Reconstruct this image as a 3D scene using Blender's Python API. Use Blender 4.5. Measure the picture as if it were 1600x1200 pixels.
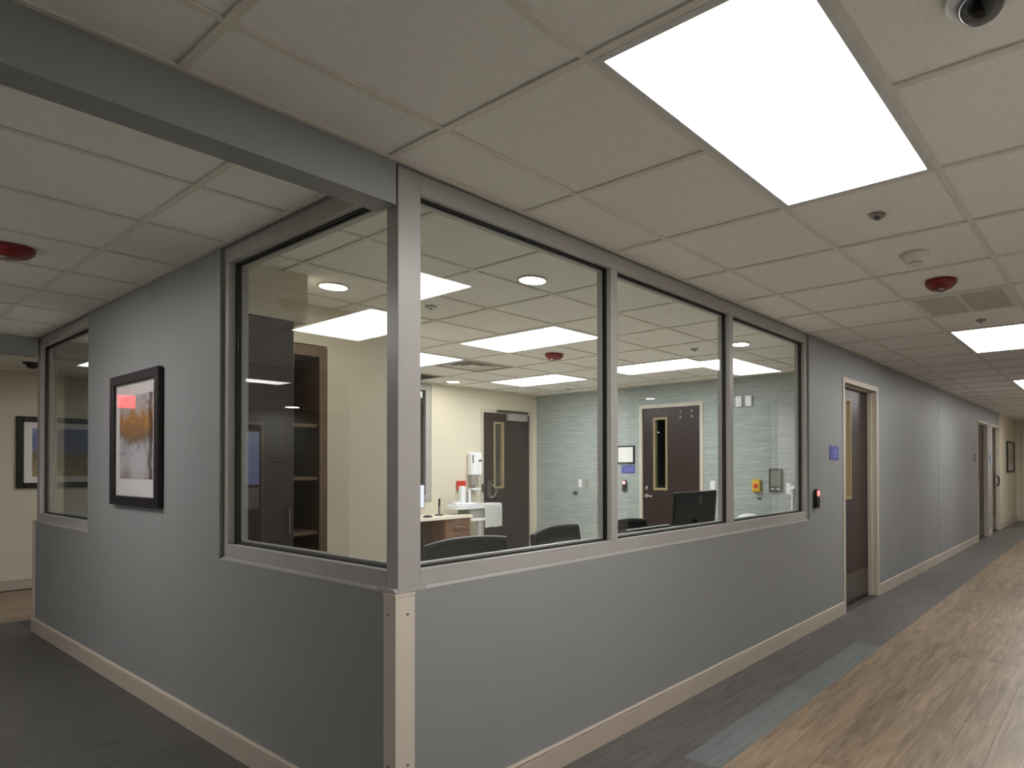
import bpy, bmesh, math, random
from mathutils import Vector, Matrix
random.seed(7)
for o in list(bpy.data.objects): bpy.data.objects.remove(o)
scn = bpy.context.scene
COL = scn.collection

# ------------------------------------------------------------------ camera
F_PX, YAW, PITCH, ROLL = 998.01, 0.62114, 0.00909, -0.00316
fw = Vector((math.cos(YAW)*math.cos(PITCH), math.sin(YAW)*math.cos(PITCH), math.sin(PITCH)))
rt0 = Vector((math.sin(YAW), -math.cos(YAW), 0.0)); up0 = rt0.cross(fw)
rt = rt0*math.cos(ROLL) + up0*math.sin(ROLL); up = -rt0*math.sin(ROLL) + up0*math.cos(ROLL)
cd = bpy.data.cameras.new('camera'); cam = bpy.data.objects.new('camera', cd); COL.objects.link(cam)
M = Matrix((rt, up, -fw)).transposed().to_4x4(); M.translation = Vector((-1.2801, -2.0736, 1.3597))
cam.matrix_world = M
cd.sensor_fit = 'HORIZONTAL'; cd.sensor_width = 36.0; cd.lens = 36.0*F_PX/1600
cd.shift_x = -236.9/1600; cd.shift_y = 119.25/1600
cd.clip_start = 0.02; cd.clip_end = 100
scn.camera = cam

# ------------------------------------------------------------------ world, exposure, lamp strengths
w = bpy.data.worlds.new('world'); scn.world = w; w.use_nodes = True
w.node_tree.nodes['Background'].inputs[0].default_value = (0, 0, 0, 1)   # closed interior: lit by its own lamps only
w.node_tree.nodes['Background'].inputs[1].default_value = 0.0
vs = scn.view_settings
vs.view_transform = 'Standard'; vs.look = 'None'; vs.gamma = 1.0; vs.use_curve_mapping = False
vs.exposure = 0.13
PANEL_CORRIDOR = 17.0      # radiance of the corridor light panels
PANEL_FAR = 4.5
PANEL_SIDE = 14.5          # side corridor panels
PANEL_ROOM = 14.5
DOWNLIGHT = 60.0

H = 2.44; S = 0.6136; PI = math.pi

# ------------------------------------------------------------------ materials
def lin(c):
    return tuple(((v/255.0)/12.92 if v/255.0 <= .04045 else ((v/255.0+.055)/1.055)**2.4) for v in c) + (1.0,)
MATS = {}
def newmat(name):
    m = bpy.data.materials.new(name); m.use_nodes = True
    nt = m.node_tree; b = nt.nodes['Principled BSDF']; MATS[name] = m
    return m, nt, b
def mat(name, rgb, rough=.5, metal=0., var=.06, scale=8., bump=0., bscale=200., stretch=(1, 1, 1), spec=.5, coat=0.):
    """procedural paint / plastic / metal: base colour with faint noise variation and fine relief"""
    m, nt, b = newmat(name); n = nt.nodes; l = nt.links
    c = lin(rgb)
    tc = n.new('ShaderNodeTexCoord'); mp = n.new('ShaderNodeMapping'); mp.inputs['Scale'].default_value = stretch
    l.new(tc.outputs['Object'], mp.inputs[0])
    no = n.new('ShaderNodeTexNoise'); no.inputs['Scale'].default_value = scale; no.inputs['Detail'].default_value = 4
    l.new(mp.outputs[0], no.inputs['Vector'])
    cr = n.new('ShaderNodeValToRGB')
    cr.color_ramp.elements[0].position = .3; cr.color_ramp.elements[1].position = .7
    cr.color_ramp.elements[0].color = tuple(max(0, v*(1-var)) for v in c[:3]) + (1,)
    cr.color_ramp.elements[1].color = tuple(min(1, v*(1+var)) for v in c[:3]) + (1,)
    l.new(no.outputs['Fac'], cr.inputs[0]); l.new(cr.outputs[0], b.inputs['Base Color'])
    b.inputs['Roughness'].default_value = rough; b.inputs['Metallic'].default_value = metal
    b.inputs['Specular IOR Level'].default_value = spec; b.inputs['Coat Weight'].default_value = coat
    if bump:
        n2 = n.new('ShaderNodeTexNoise'); n2.inputs['Scale'].default_value = bscale
        l.new(mp.outputs[0], n2.inputs['Vector'])
        bp = n.new('ShaderNodeBump'); bp.inputs['Strength'].default_value = bump; bp.inputs['Distance'].default_value = .002
        l.new(n2.outputs['Fac'], bp.inputs['Height']); l.new(bp.outputs[0], b.inputs['Normal'])
    return m
def emit(name, rgb, strength):
    m, nt, b = newmat(name)
    b.inputs['Base Color'].default_value = (.8, .8, .8, 1)
    b.inputs['Emission Color'].default_value = lin(rgb); b.inputs['Emission Strength'].default_value = strength
    return m
def glassmat(name, tint=(1, 1, 1), ior=1.5, rough=0.0):
    m, nt, b = newmat(name); n = nt.nodes; l = nt.links
    n.remove(b); out = [x for x in n if x.type == 'OUTPUT_MATERIAL'][0]
    tr = n.new('ShaderNodeBsdfTransparent'); tr.inputs[0].default_value = (*tint, 1)
    gl = n.new('ShaderNodeBsdfGlossy'); gl.inputs['Roughness'].default_value = rough
    # Schlick reflectance, the same from both sides of the sheet
    ge = n.new('ShaderNodeNewGeometry'); dt = n.new('ShaderNodeVectorMath'); dt.operation = 'DOT_PRODUCT'
    l.new(ge.outputs['Incoming'], dt.inputs[0]); l.new(ge.outputs['Normal'], dt.inputs[1])
    ab = n.new('ShaderNodeMath'); ab.operation = 'ABSOLUTE'; l.new(dt.outputs['Value'], ab.inputs[0])
    om = n.new('ShaderNodeMath'); om.operation = 'SUBTRACT'; om.inputs[0].default_value = 1.0; l.new(ab.outputs[0], om.inputs[1])
    pw = n.new('ShaderNodeMath'); pw.operation = 'POWER'; pw.inputs[1].default_value = 5.0; l.new(om.outputs[0], pw.inputs[0])
    f0 = ((ior-1)/(ior+1))**2
    fr = n.new('ShaderNodeMath'); fr.operation = 'MULTIPLY_ADD'; fr.inputs[1].default_value = 1-f0; fr.inputs[2].default_value = f0; l.new(pw.outputs[0], fr.inputs[0])
    mx = n.new('ShaderNodeMixShader')
    l.new(fr.outputs[0], mx.inputs[0]); l.new(tr.outputs[0], mx.inputs[1]); l.new(gl.outputs[0], mx.inputs[2])
    l.new(mx.outputs[0], out.inputs[0])
    return m

mat('wall_grey', (143, 145, 144), .5, var=.02, scale=3, bump=.08, bscale=350)
mat('wall_beige', (214, 205, 184), .5, var=.02, scale=3, bump=.08, bscale=350)
mat('wall_white', (240, 237, 230), .55, var=.02)
mat('frame_grey', (168, 165, 160), .38, var=.03, scale=5)
mat('frame_cream', (196, 187, 172), .42, var=.03, scale=5)
mat('guard_cream', (212, 201, 186), .4, var=.03, scale=6)
mat('base_taupe', (188, 176, 161), .45, var=.04, scale=5)
mat('tile', (238, 235, 228), .9, var=.03, scale=60, bump=.35, bscale=500, spec=.2)
mat('grid_white', (222, 216, 204), .5, var=.02)
mat('plenum', (60, 58, 55), .9)
mat('light_frame', (205, 205, 203), .4)
mat('black', (14, 14, 15), .45, var=.1)
mat('black_soft', (24, 25, 26), .7, var=.15, scale=30)
mat('gasket', (8, 8, 9), .6)
mat('door_brown', (50, 37, 33), .35, var=.16, scale=14, stretch=(3, 3, .25), bump=.05, bscale=60)
mat('cab_brown', (70, 58, 52), .35, var=.2, scale=14, stretch=(3, 3, .25))
mat('wood_trim', (112, 92, 72), .4, var=.16, scale=12, stretch=(3, 3, .3))
mat('wood_drawer', (112, 82, 60), .4, var=.2, scale=16, stretch=(.4, 3, 3))
mat('lite_tan', (150, 134, 100), .4, var=.05)
mat('steel', (170, 168, 164), .28, 1., var=.06, scale=40, stretch=(1, 1, 6))
mat('steel_dull', (120, 117, 112), .4, 1., var=.06, scale=40)
mat('kick', (128, 122, 116), .32, 1., var=.05, scale=60, stretch=(8, 8, 1))
mat('white_plastic', (232, 232, 234), .35, var=.02)
mat('white_cloth', (235, 235, 232), .85, var=.04, scale=25, bump=.3, bscale=120)
mat('grey_plastic', (140, 140, 140), .4, var=.03)
mat('dark_grey', (70, 70, 68), .4, var=.05)
mat('red', (120, 18, 22), .3, var=.06)
mat('red_bright', (205, 52, 40), .4, var=.05)
mat('yellow', (214, 176, 60), .4, var=.06)
mat('blue_sign', (88, 94, 160), .45, var=.05)
mat('blue_light', (120, 126, 186), .45, var=.05)
mat('frame_dark', (20, 16, 15), .4, var=.2, scale=20)
mat('mat_board', (246, 240, 237), .8, var=.02)
mat('counter', (222, 214, 196), .4, var=.04, scale=60)
mat('screen_grey', (128, 128, 118), .25, var=.06)
mat('paper', (228, 228, 224), .8, var=.02)
mat('floor_base', (70, 68, 64), .6)
mat('floor_light', (200, 192, 178), .5, var=.08, scale=5)
mat('perf_dark', (186, 180, 170), .6)
mat('vent_grey', (150, 145, 138), .5, var=.04)
glassmat('glass', (.93, .95, .94), 1.5)
glassmat('picture_glass', (.995, .995, .995), 1.34)
glassmat('dome_smoke', (.45, .45, .45), 1.45)
glassmat('strobe_clear', (.8, .8, .8), 1.6)
emit('panel_corridor', (255, 252, 251), PANEL_CORRIDOR)
emit('panel_side', (255, 252, 251), PANEL_SIDE)
emit('panel_far', (255, 252, 251), PANEL_FAR)
emit('panel_room', (252, 252, 255), PANEL_ROOM)
emit('downlight', (255, 250, 242), DOWNLIGHT)
emit('led_red', (255, 60, 60), 1.5)
emit('exit_red', (255, 40, 50), 2.6)
emit('evening_blue', (92, 112, 200), .55)

def wood_floor(name, dark, light, rough=.38, gx=1., seed=True):
    """plank with grain along local X, every object with its own shift and tone"""
    m, nt, b = newmat(name); n = nt.nodes; l = nt.links
    tc = n.new('ShaderNodeTexCoord'); oi = n.new('ShaderNodeObjectInfo')
    ad = n.new('ShaderNodeVectorMath'); ad.operation = 'MULTIPLY_ADD'
    cx = n.new('ShaderNodeCombineXYZ')
    for i in range(3): l.new(oi.outputs['Random'], cx.inputs[i])
    ad.inputs[1].default_value = (37, 53, 11)
    l.new(cx.outputs[0], ad.inputs[0]); l.new(tc.outputs['Object'], ad.inputs[2])
    mp = n.new('ShaderNodeMapping'); mp.inputs['Scale'].default_value = (gx*.9, gx*8, 1)
    l.new(ad.outputs[0], mp.inputs[0])
    n1 = n.new('ShaderNodeTexNoise'); n1.inputs['Scale'].default_value = 2.2; n1.inputs['Detail'].default_value = 6; n1.inputs['Distortion'].default_value = 1.2
    l.new(mp.outputs[0], n1.inputs['Vector'])
    mp2 = n.new('ShaderNodeMapping'); mp2.inputs['Scale'].default_value = (gx*5, gx*150, 1); l.new(ad.outputs[0], mp2.inputs[0])
    n2 = n.new('ShaderNodeTexNoise'); n2.inputs['Scale'].default_value = 1.; n2.inputs['Detail'].default_value = 3; l.new(mp2.outputs[0], n2.inputs['Vector'])
    a1 = n.new('ShaderNodeMath'); a1.operation = 'MULTIPLY_ADD'; a1.inputs[1].default_value = .35
    l.new(n2.outputs['Fac'], a1.inputs[0]); 
    m1 = n.new('ShaderNodeMath'); m1.operation = 'MULTIPLY'; m1.inputs[1].default_value = .75; l.new(n1.outputs['Fac'], m1.inputs[0])
    l.new(m1.outputs[0], a1.inputs[2])
    a2 = n.new('ShaderNodeMath'); a2.operation = 'MULTIPLY_ADD'; a2.inputs[1].default_value = .09
    l.new(oi.outputs['Random'], a2.inputs[0]); l.new(a1.outputs[0], a2.inputs[2])
    cr = n.new('ShaderNodeValToRGB'); cr.color_ramp.elements[0].position = .36; cr.color_ramp.elements[1].position = .78
    cr.color_ramp.elements[0].color = lin(dark); cr.color_ramp.elements[1].color = lin(light)
    l.new(a2.outputs[0], cr.inputs[0]); l.new(cr.outputs[0], b.inputs['Base Color'])
    b.inputs['Roughness'].default_value = rough
    bp = n.new('ShaderNodeBump'); bp.inputs['Strength'].default_value = .08; bp.inputs['Distance'].default_value = .002
    l.new(n2.outputs['Fac'], bp.inputs['Height']); l.new(bp.outputs[0], b.inputs['Normal'])
    return m
wood_floor('plank_wood', (94, 77, 60), (160, 140, 116))
wood_floor('plank_grey', (76, 74, 72), (112, 109, 105), .45, 1.6)
wood_floor('plank_teal', (92, 98, 98), (122, 128, 127), .45, 1.6)
wood_floor('floor_grey', (60, 59, 57), (86, 85, 82), .5, 1.0)

def wallcover():
    m, nt, b = newmat('wallcover'); n = nt.nodes; l = nt.links
    tc = n.new('ShaderNodeTexCoord'); mp = n.new('ShaderNodeMapping'); mp.inputs['Scale'].default_value = (1, 2.6, 62)
    l.new(tc.outputs['Object'], mp.inputs[0])
    no = n.new('ShaderNodeTexNoise'); no.inputs['Scale'].default_value = 1.5; no.inputs['Detail'].default_value = 5; no.inputs['Distortion'].default_value = .4
    l.new(mp.outputs[0], no.inputs['Vector'])
    cr = n.new('ShaderNodeValToRGB'); e = cr.color_ramp.elements
    e[0].position = .36; e[0].color = lin((145, 153, 149)); e[1].position = .62; e[1].color = lin((170, 176, 171))
    x = e.new(.5); x.color = lin((155, 163, 158))
    l.new(no.outputs['Fac'], cr.inputs[0]); l.new(cr.outputs[0], b.inputs['Base Color'])
    b.inputs['Roughness'].default_value = .55
    bp = n.new('ShaderNodeBump'); bp.inputs['Strength'].default_value = .25; bp.inputs['Distance'].default_value = .004
    l.new(no.outputs['Fac'], bp.inputs['Height']); l.new(bp.outputs[0], b.inputs['Normal'])
wallcover()

def artmat(name, axis, stops, dark, scale, trunk=None):
    """printed picture: soft bands up the sheet broken by noise, with darker branching streaks"""
    m, nt, b = newmat(name); n = nt.nodes; l = nt.links
    tc = n.new('ShaderNodeTexCoord'); sp = n.new('ShaderNodeSeparateXYZ'); l.new(tc.outputs['Generated'], sp.inputs[0])
    no = n.new('ShaderNodeTexNoise'); no.inputs['Scale'].default_value = scale; no.inputs['Detail'].default_value = 6; l.new(tc.outputs['Object'], no.inputs['Vector'])
    ad = n.new('ShaderNodeMath'); ad.operation = 'MULTIPLY_ADD'; ad.inputs[1].default_value = .34
    l.new(no.outputs['Fac'], ad.inputs[0]); l.new(sp.outputs['Z'], ad.inputs[2])
    sb = n.new('ShaderNodeMath'); sb.operation = 'SUBTRACT'; sb.inputs[1].default_value = .17; l.new(ad.outputs[0], sb.inputs[0])
    cr = n.new('ShaderNodeValToRGB'); e = cr.color_ramp.elements
    e[0].position, e[0].color = stops[0][0], lin(stops[0][1]); e[1].position, e[1].color = stops[-1][0], lin(stops[-1][1])
    for p_, c_ in stops[1:-1]: q = e.new(p_); q.color = lin(c_)
    l.new(sb.outputs[0], cr.inputs[0])
    wv = n.new('ShaderNodeTexNoise'); wv.inputs['Scale'].default_value = scale*1.7; wv.inputs['Detail'].default_value = 8; wv.inputs['Distortion'].default_value = 2.5
    mp = n.new('ShaderNodeMapping'); mp.inputs['Scale'].default_value = (1.6, 1.6, 1.0); mp.inputs['Location'].default_value = (3, 5, 1)
    l.new(tc.outputs['Object'], mp.inputs[0]); l.new(mp.outputs[0], wv.inputs['Vector'])
    c2 = n.new('ShaderNodeValToRGB'); c2.color_ramp.elements[0].position = .54; c2.color_ramp.elements[1].position = .62
    l.new(wv.outputs['Fac'], c2.inputs[0])
    mx = n.new('ShaderNodeMixRGB'); mx.inputs[2].default_value = lin(dark)
    mf = n.new('ShaderNodeMath'); mf.operation = 'MULTIPLY'; mf.inputs[1].default_value = .6; l.new(c2.outputs[0], mf.inputs[0])
    l.new(mf.outputs[0], mx.inputs[0]); l.new(cr.outputs[0], mx.inputs[1])
    last = mx.outputs[0]
    if trunk:      # a dark tree trunk up one side and a pale veil of water beside it
        for pos, wid, col, zc in ((trunk, .07, (74, 48, 34), None), (trunk+.38, .3, (214, 214, 218), .25)):
            w1_ = n.new('ShaderNodeMath'); w1_.operation = 'MULTIPLY_ADD'; w1_.inputs[1].default_value = .22; l.new(no.outputs['Fac'], w1_.inputs[0]); l.new(sp.outputs['Y'], w1_.inputs[2])
            w2_ = n.new('ShaderNodeMath'); w2_.operation = 'SUBTRACT'; w2_.inputs[1].default_value = pos+.11; l.new(w1_.outputs[0], w2_.inputs[0])
            w3_ = n.new('ShaderNodeMath'); w3_.operation = 'ABSOLUTE'; l.new(w2_.outputs[0], w3_.inputs[0])
            w4_ = n.new('ShaderNodeMapRange'); w4_.inputs['From Min'].default_value = wid; w4_.inputs['From Max'].default_value = wid*.4; l.new(w3_.outputs[0], w4_.inputs['Value'])
            f_ = w4_.outputs[0]
            if zc is not None:
                z1_ = n.new('ShaderNodeMath'); z1_.operation = 'MULTIPLY_ADD'; z1_.inputs[1].default_value = .25; l.new(wv.outputs['Fac'], z1_.inputs[0]); l.new(sp.outputs['Z'], z1_.inputs[2])
                z2_ = n.new('ShaderNodeMapRange'); z2_.inputs['From Min'].default_value = .56; z2_.inputs['From Max'].default_value = .42; l.new(z1_.outputs[0], z2_.inputs['Value'])
                mm_ = n.new('ShaderNodeMath'); mm_.operation = 'MULTIPLY'; l.new(f_, mm_.inputs[0]); l.new(z2_.outputs[0], mm_.inputs[1]); f_ = mm_.outputs[0]
            g_ = n.new('ShaderNodeMath'); g_.operation = 'MULTIPLY'; g_.inputs[1].default_value = .75; l.new(f_, g_.inputs[0])
            x_ = n.new('ShaderNodeMixRGB'); x_.inputs[2].default_value = lin(col); l.new(g_.outputs[0], x_.inputs[0]); l.new(last, x_.inputs[1]); last = x_.outputs[0]
    l.new(last, b.inputs['Base Color']); b.inputs['Roughness'].default_value = .7
artmat('art_autumn', 'y', [(0., (150, 135, 118)), (.16, (205, 200, 200)), (.4, (196, 196, 200)), (.5, (150, 118, 84)), (.72, (206, 146, 84)), (.82, (206, 190, 180)), (1., (214, 206, 206))], (104, 80, 60), 9., trunk=.06)
artmat('art_field', 'x', [(0., (176, 160, 120)), (.3, (150, 135, 96)), (.46, (120, 112, 84)), (.55, (140, 150, 190)), (.8, (110, 122, 176)), (1., (150, 158, 196))], (80, 78, 66), 4.)
artmat('art_plain', 'x', [(0., (205, 190, 160)), (.5, (190, 140, 90)), (1., (200, 190, 170))], (120, 90, 60), 4.)

# ------------------------------------------------------------------ mesh helpers
def BM(): return bmesh.new()
def bx(bm, x0, x1, y0, y1, z0, z1, bev=0., seg=1):
    if x0 > x1: x0, x1 = x1, x0
    if y0 > y1: y0, y1 = y1, y0
    if z0 > z1: z0, z1 = z1, z0
    r = bmesh.ops.create_cube(bm, size=1.0)
    vsx = r['verts']
    for v in vsx: v.co = Vector((x0+(v.co.x+.5)*(x1-x0), y0+(v.co.y+.5)*(y1-y0), z0+(v.co.z+.5)*(z1-z0)))
    if bev:
        es = list({e for v in vsx for e in v.link_edges})
        bmesh.ops.bevel(bm, geom=es, offset=bev, segments=seg, affect='EDGES', profile=.5)
    return bm
def lathe(bm, c, prof, seg=24, axis='z'):
    """solid of revolution about an axis through c; prof = [(r, h)]"""
    c = Vector(c); rings = []
    def P(r, h, a):
        u, v = r*math.cos(a), r*math.sin(a)
        return c + (Vector((u, v, h)) if axis == 'z' else Vector((h, u, v)) if axis == 'x' else Vector((u, h, v)))
    for r, h in prof:
        if r < 1e-6: rings.append([bm.verts.new(P(0, h, 0))])
        else: rings.append([bm.verts.new(P(r, h, 2*PI*k/seg)) for k in range(seg)])
    for A, B in zip(rings, rings[1:]):
        for k in range(seg):
            q = [A[k % len(A)], A[(k+1) % len(A)], B[(k+1) % len(B)], B[k % len(B)]]
            q2 = []
            for v in q:
                if v not in q2: q2.append(v)
            if len(q2) > 2:
                try: bm.faces.new(q2)
                except ValueError: pass
    for R in (rings[0], rings[-1]):
        if len(R) > 2:
            try: bm.faces.new(R)
            except ValueError: pass
    return bm
def tube(bm, pts, r, seg=10, cap=True):
    pts = [Vector(p) for p in pts]; rings = []; n_prev = None
    for i, p in enumerate(pts):
        t = (pts[min(i+1, len(pts)-1)]-pts[max(i-1, 0)]).normalized()
        if n_prev is None:
            a = Vector((0, 0, 1)) if abs(t.z) < .9 else Vector((1, 0, 0))
            n_ = t.cross(a).normalized()
        else: n_ = (n_prev - t*n_prev.dot(t)).normalized()
        b_ = t.cross(n_); n_prev = n_
        rr = r[i] if isinstance(r, (list, tuple)) else r
        rings.append([bm.verts.new(p+n_*rr*math.cos(2*PI*k/seg)+b_*rr*math.sin(2*PI*k/seg)) for k in range(seg)])
    for A, B in zip(rings, rings[1:]):
        for k in range(seg): bm.faces.new([A[k], A[(k+1) % seg], B[(k+1) % seg], B[k]])
    if cap: bm.faces.new(rings[0]); bm.faces.new(rings[-1])
    return bm
def prism(bm, prof, p0, p1, udir, vdir):
    """extrude the (u, v) outline from p0 to p1"""
    p0, p1, udir, vdir = map(Vector, (p0, p1, udir, vdir))
    A = [bm.verts.new(p0+udir*u+vdir*v) for u, v in prof]; B = [bm.verts.new(p1+udir*u+vdir*v) for u, v in prof]
    n = len(prof)
    for k in range(n): bm.faces.new([A[k], A[(k+1) % n], B[(k+1) % n], B[k]])
    bm.faces.new(A); bm.faces.new(B)
    return bm
def plate(bm, outline, place, t):
    """outline [(u, v)] turned into a slab of thickness t; place(u, v, d) -> world point"""
    A = [bm.verts.new(place(u, v, 0)) for u, v in outline]; B = [bm.verts.new(place(u, v, t)) for u, v in outline]
    n = len(outline)
    for k in range(n): bm.faces.new([A[k], A[(k+1) % n], B[(k+1) % n], B[k]])
    bm.faces.new(A); bm.faces.new(B)
    return bm
WL = {}
def obj(name, bm, m, parent=None, origin=None, smooth=False, kind=None):
    off = Vector(WL[parent]) if parent is not None else (Vector(origin) if origin else Vector((0, 0, 0)))
    bmesh.ops.recalc_face_normals(bm, faces=bm.faces)
    me = bpy.data.meshes.new(name)
    for v in bm.verts: v.co -= off
    bm.to_mesh(me); bm.free()
    me.materials.append(MATS[m])
    if smooth:
        for p in me.polygons: p.use_smooth = True
        try: me.set_sharp_from_angle(angle=math.radians(35))
        except Exception: pass
    o = bpy.data.objects.new(name, me); COL.objects.link(o)
    if parent is not None: o.parent = parent; WL[o] = off
    else: o.location = off; WL[o] = off
    if kind: o['kind'] = kind
    return o
def tag(o, label, cat, group=None):
    o['label'] = label; o['category'] = cat
    if group: o['group'] = group
    return o
def thing(name, label, cat, loc, group=None):
    o = bpy.data.objects.new(name, None); COL.objects.link(o); o.location = loc; o.empty_display_size = .1; WL[o] = Vector(loc)
    return tag(o, label, cat, group)
def struct(name, bm, m, label=None, **k):
    o = obj(name, bm, m, **k); o['kind'] = 'structure'
    if label: o['label'] = label
    return o
def root_struct(name, loc, label=None):
    o = bpy.data.objects.new(name, None); COL.objects.link(o); o.location = loc; o.empty_display_size = .1; WL[o] = Vector(loc); o['kind'] = 'structure'
    if label: o['label'] = label
    return o
def child_mesh(name, me, parent, loc):
    """a repeated piece: its own object on shared mesh data; loc in world"""
    o = bpy.data.objects.new(name, me); COL.objects.link(o); o.parent = parent; o.location = Vector(loc)-WL[parent]; WL[o] = Vector(loc)
    return o
def mesh_of(bm, name, m):
    bmesh.ops.recalc_face_normals(bm, faces=bm.faces)
    me = bpy.data.meshes.new(name); bm.to_mesh(me); bm.free(); me.materials.append(MATS[m]); return me

# ------------------------------------------------------------------ floor
YW, YB = -.6, -1.872            # wooden field of the corridor
b = BM(); bx(b, -5.0, 16.52, -5.0, -.005, -.12, -.008); bx(b, -5.0, 16.52, -.005, .125, -.12, -.008)
floor = struct('floor', b, 'floor_base', 'corridor floor of grey border planks and brown wood planks')
b = BM(); bx(b, -6.0, -.002, .0, 5.9, -.12, 0.); bx(b, -5.0, -.02, -2.46, 0., -.006, 0.)
floor_side = struct('floor_side', b, 'floor_grey', 'dark grey streaked floor of the side corridor')
b = BM(); bx(b, .0, 5.7, .125, 5.33, -.12, 0.); struct('floor_room', b, 'floor_light')
b = BM(); bx(b, -6.0, 5.7, 5.9, 10.75, -.12, -.008); bx(b, .0, 5.7, 5.33, 5.9, -.12, -.001)
floor_far = struct('floor_far', b, 'floor_base', 'brown wood floor at the end of the side corridor')
def plank_mesh(name, L, W, m):
    bb = BM(); bx(bb, -L/2+.0003, L/2-.0003, -W/2+.0003, W/2-.0003, -.008, 0., .0006); return mesh_of(bb, name, m)
PL, PW = 1.22, (YW-YB)/8
pm = plank_mesh('wood_plank', PL, PW, 'plank_wood')
for r in range(8):
    x = -.02 - random.choice((.0, .3, .61, .9)) + PL/2
    while x < 16.4:
        child_mesh('wood_plank', pm, floor, (x, YW-PW*(r+.5), 0)); x += PL
gm = plank_mesh('border_plank', 1.18, .2, 'plank_grey'); tm = plank_mesh('border_plank_teal', 1.18, .2, 'plank_teal')
for side in (0, 1):
    for r in range(3):
        y = -.2*(r+.5) if side == 0 else YB-.2*(r+.5)+.004
        x = .01 + (.0, .4, .02)[r] + .59
        while x < 16.4:
            teal = side == 0 and r == 2 and 1.1 < x-.59+.3 < 3.3
            child_mesh('border_plank', tm if teal else gm, floor, (x, y, 0)); x += 1.18
fm = plank_mesh('wood_plank_far', 1.22, .152, 'plank_wood')
for r in range(13):
    for k in range(4):
        child_mesh('wood_plank', fm, floor_far, (-1.6 + (r*.37 % 1.22) + 1.22*k - .61, 5.976+.152*r, 0))

# ------------------------------------------------------------------ ceilings: tiles lying in a metal grid
def tile_mesh(name, w_, d_):
    bb = BM(); bx(bb, -w_/2, w_/2, -d_/2, d_/2, .007, .022, .002); return mesh_of(bb, name, 'tile')
TILES = {}
def ceiling(name, x0, x1, y0, y1, gx, gy, holes, label, slab=None):
    """tiles and tees between the walls; gx, gy: any grid line; holes: cells taken by fixtures {(i, j)}"""
    bb = BM(); sx0, sx1, sy0, sy1 = slab or (x0, x1, y0, y1); bx(bb, sx0, sx1, sy0, sy1, H+.05, H+.12)
    c = struct(name, bb, 'plenum', label)
    i0 = math.floor((x0-gx)/S); i1 = math.ceil((x1-gx)/S); j0 = math.floor((y0-gy)/S); j1 = math.ceil((y1-gy)/S)
    for i in range(i0, i1):
        for j in range(j0, j1):
            if (i, j) in holes: continue
            ax, bx_, ay, by = max(gx+i*S, x0), min(gx+(i+1)*S, x1), max(gy+j*S, y0), min(gy+(j+1)*S, y1)
            if bx_-ax < .03 or by-ay < .03: continue
            key = (round(bx_-ax-.006, 3), round(by-ay-.006, 3))
            if key not in TILES: TILES[key] = tile_mesh('ceiling_tile', *key)
            child_mesh('ceiling_tile', TILES[key], c, ((ax+bx_)/2, (ay+by)/2, H))
    def runs(edges_open, lo, hi, lo_k, g):
        out = []; start = None
        for k, ok in edges_open + [(None, False)]:
            if ok and start is None: start = max(g+k*S, lo)
            if ok: last = min(g+(k+1)*S, hi)
            if not ok and start is not None: out.append((start, last)); start = None
        return [r for r in out if r[1]-r[0] > .02]
    for i in range(i0, i1+1):
        x = gx+i*S
        if x0+.02 < x < x1-.02:
            e = [(j, holes.get((i-1, j)) is None or holes.get((i-1, j)) != holes.get((i, j))) for j in range(j0, j1)]
            for p, q in runs(e, y0, y1, j0, gy): bb = BM(); bx(bb, x-.012, x+.012, p, q, H, H+.006); obj('grid_tee', bb, 'grid_white', c)
    for j in range(j0, j1+1):
        y = gy+j*S
        if y0+.02 < y < y1-.02:
            e = [(i, holes.get((i, j-1)) is None or holes.get((i, j-1)) != holes.get((i, j))) for i in range(i0, i1)]
            for p, q in runs(e, x0, x1, i0, gx): bb = BM(); bx(bb, p, q, y-.012, y+.012, H+.0006, H+.006); obj('grid_tee', bb, 'grid_white', c)
    for (a, b_, c_, d_) in ((x0, x1, y0, y0+.02), (x0, x1, y1-.02, y1), (x0, x0+.02, y0, y1), (x1-.02, x1, y0, y1)):
        bb = BM(); bx(bb, a, b_, c_, d_, H-.0006, H+.006); obj('wall_angle', bb, 'grid_white', c)
    return c
GXC, GYC = -.0262, -.3141
def cells(*fix):
    d = {}
    for k, (i, j, n, m_) in enumerate(fix):
        for a in range(n):
            for b_ in range(m_): d[(i+a, j+b_)] = k
    return d
hC = cells((0, -2, 2, 1), (7, -2, 2, 1), (13, -2, 2, 1), (20, -2, 2, 1), (5, -2, 1, 1))
ceiling('ceiling', -5.0, 16.4, -2.46, 0., GXC, GYC, hC, 'corridor ceiling of beige tiles in a metal grid')
GXL, GYL = -.3329, .8138
hL = cells((-2, 2, 1, 2))
ceiling('ceiling_side', -2.5, 0., .12, 5.2, GXL, GYL, hL, 'side corridor ceiling of beige tiles in a metal grid')
GXR, GYR = .9743, .8274
hR = cells((2, 1, 1, 2), (5, 1, 1, 2), (2, 4, 1, 2), (5, 4, 1, 2), (3, 4, 1, 1), (3, 6, 1, 1))
ceiling('ceiling_room', .12, 5.56, .12, 5.22, GXR, GYR, hR, 'room ceiling of beige tiles seen through the windows')
GXF, GYF = -.0536, .184
hF = cells((1, 10, 2, 1), (-4, 10, 2, 1))
ceiling('ceiling_far', -6.0, 5.6, 5.33, 10.6, GXF, GYF, hF, 'ceiling at the end of the side corridor', (-6.0, 5.6, 5.2, 10.7))
b = BM(); bx(b, 4.5, 8.5, -5.0, -2.58, H, H+.1); struct('ceiling_alcove', b, 'tile')

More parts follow.
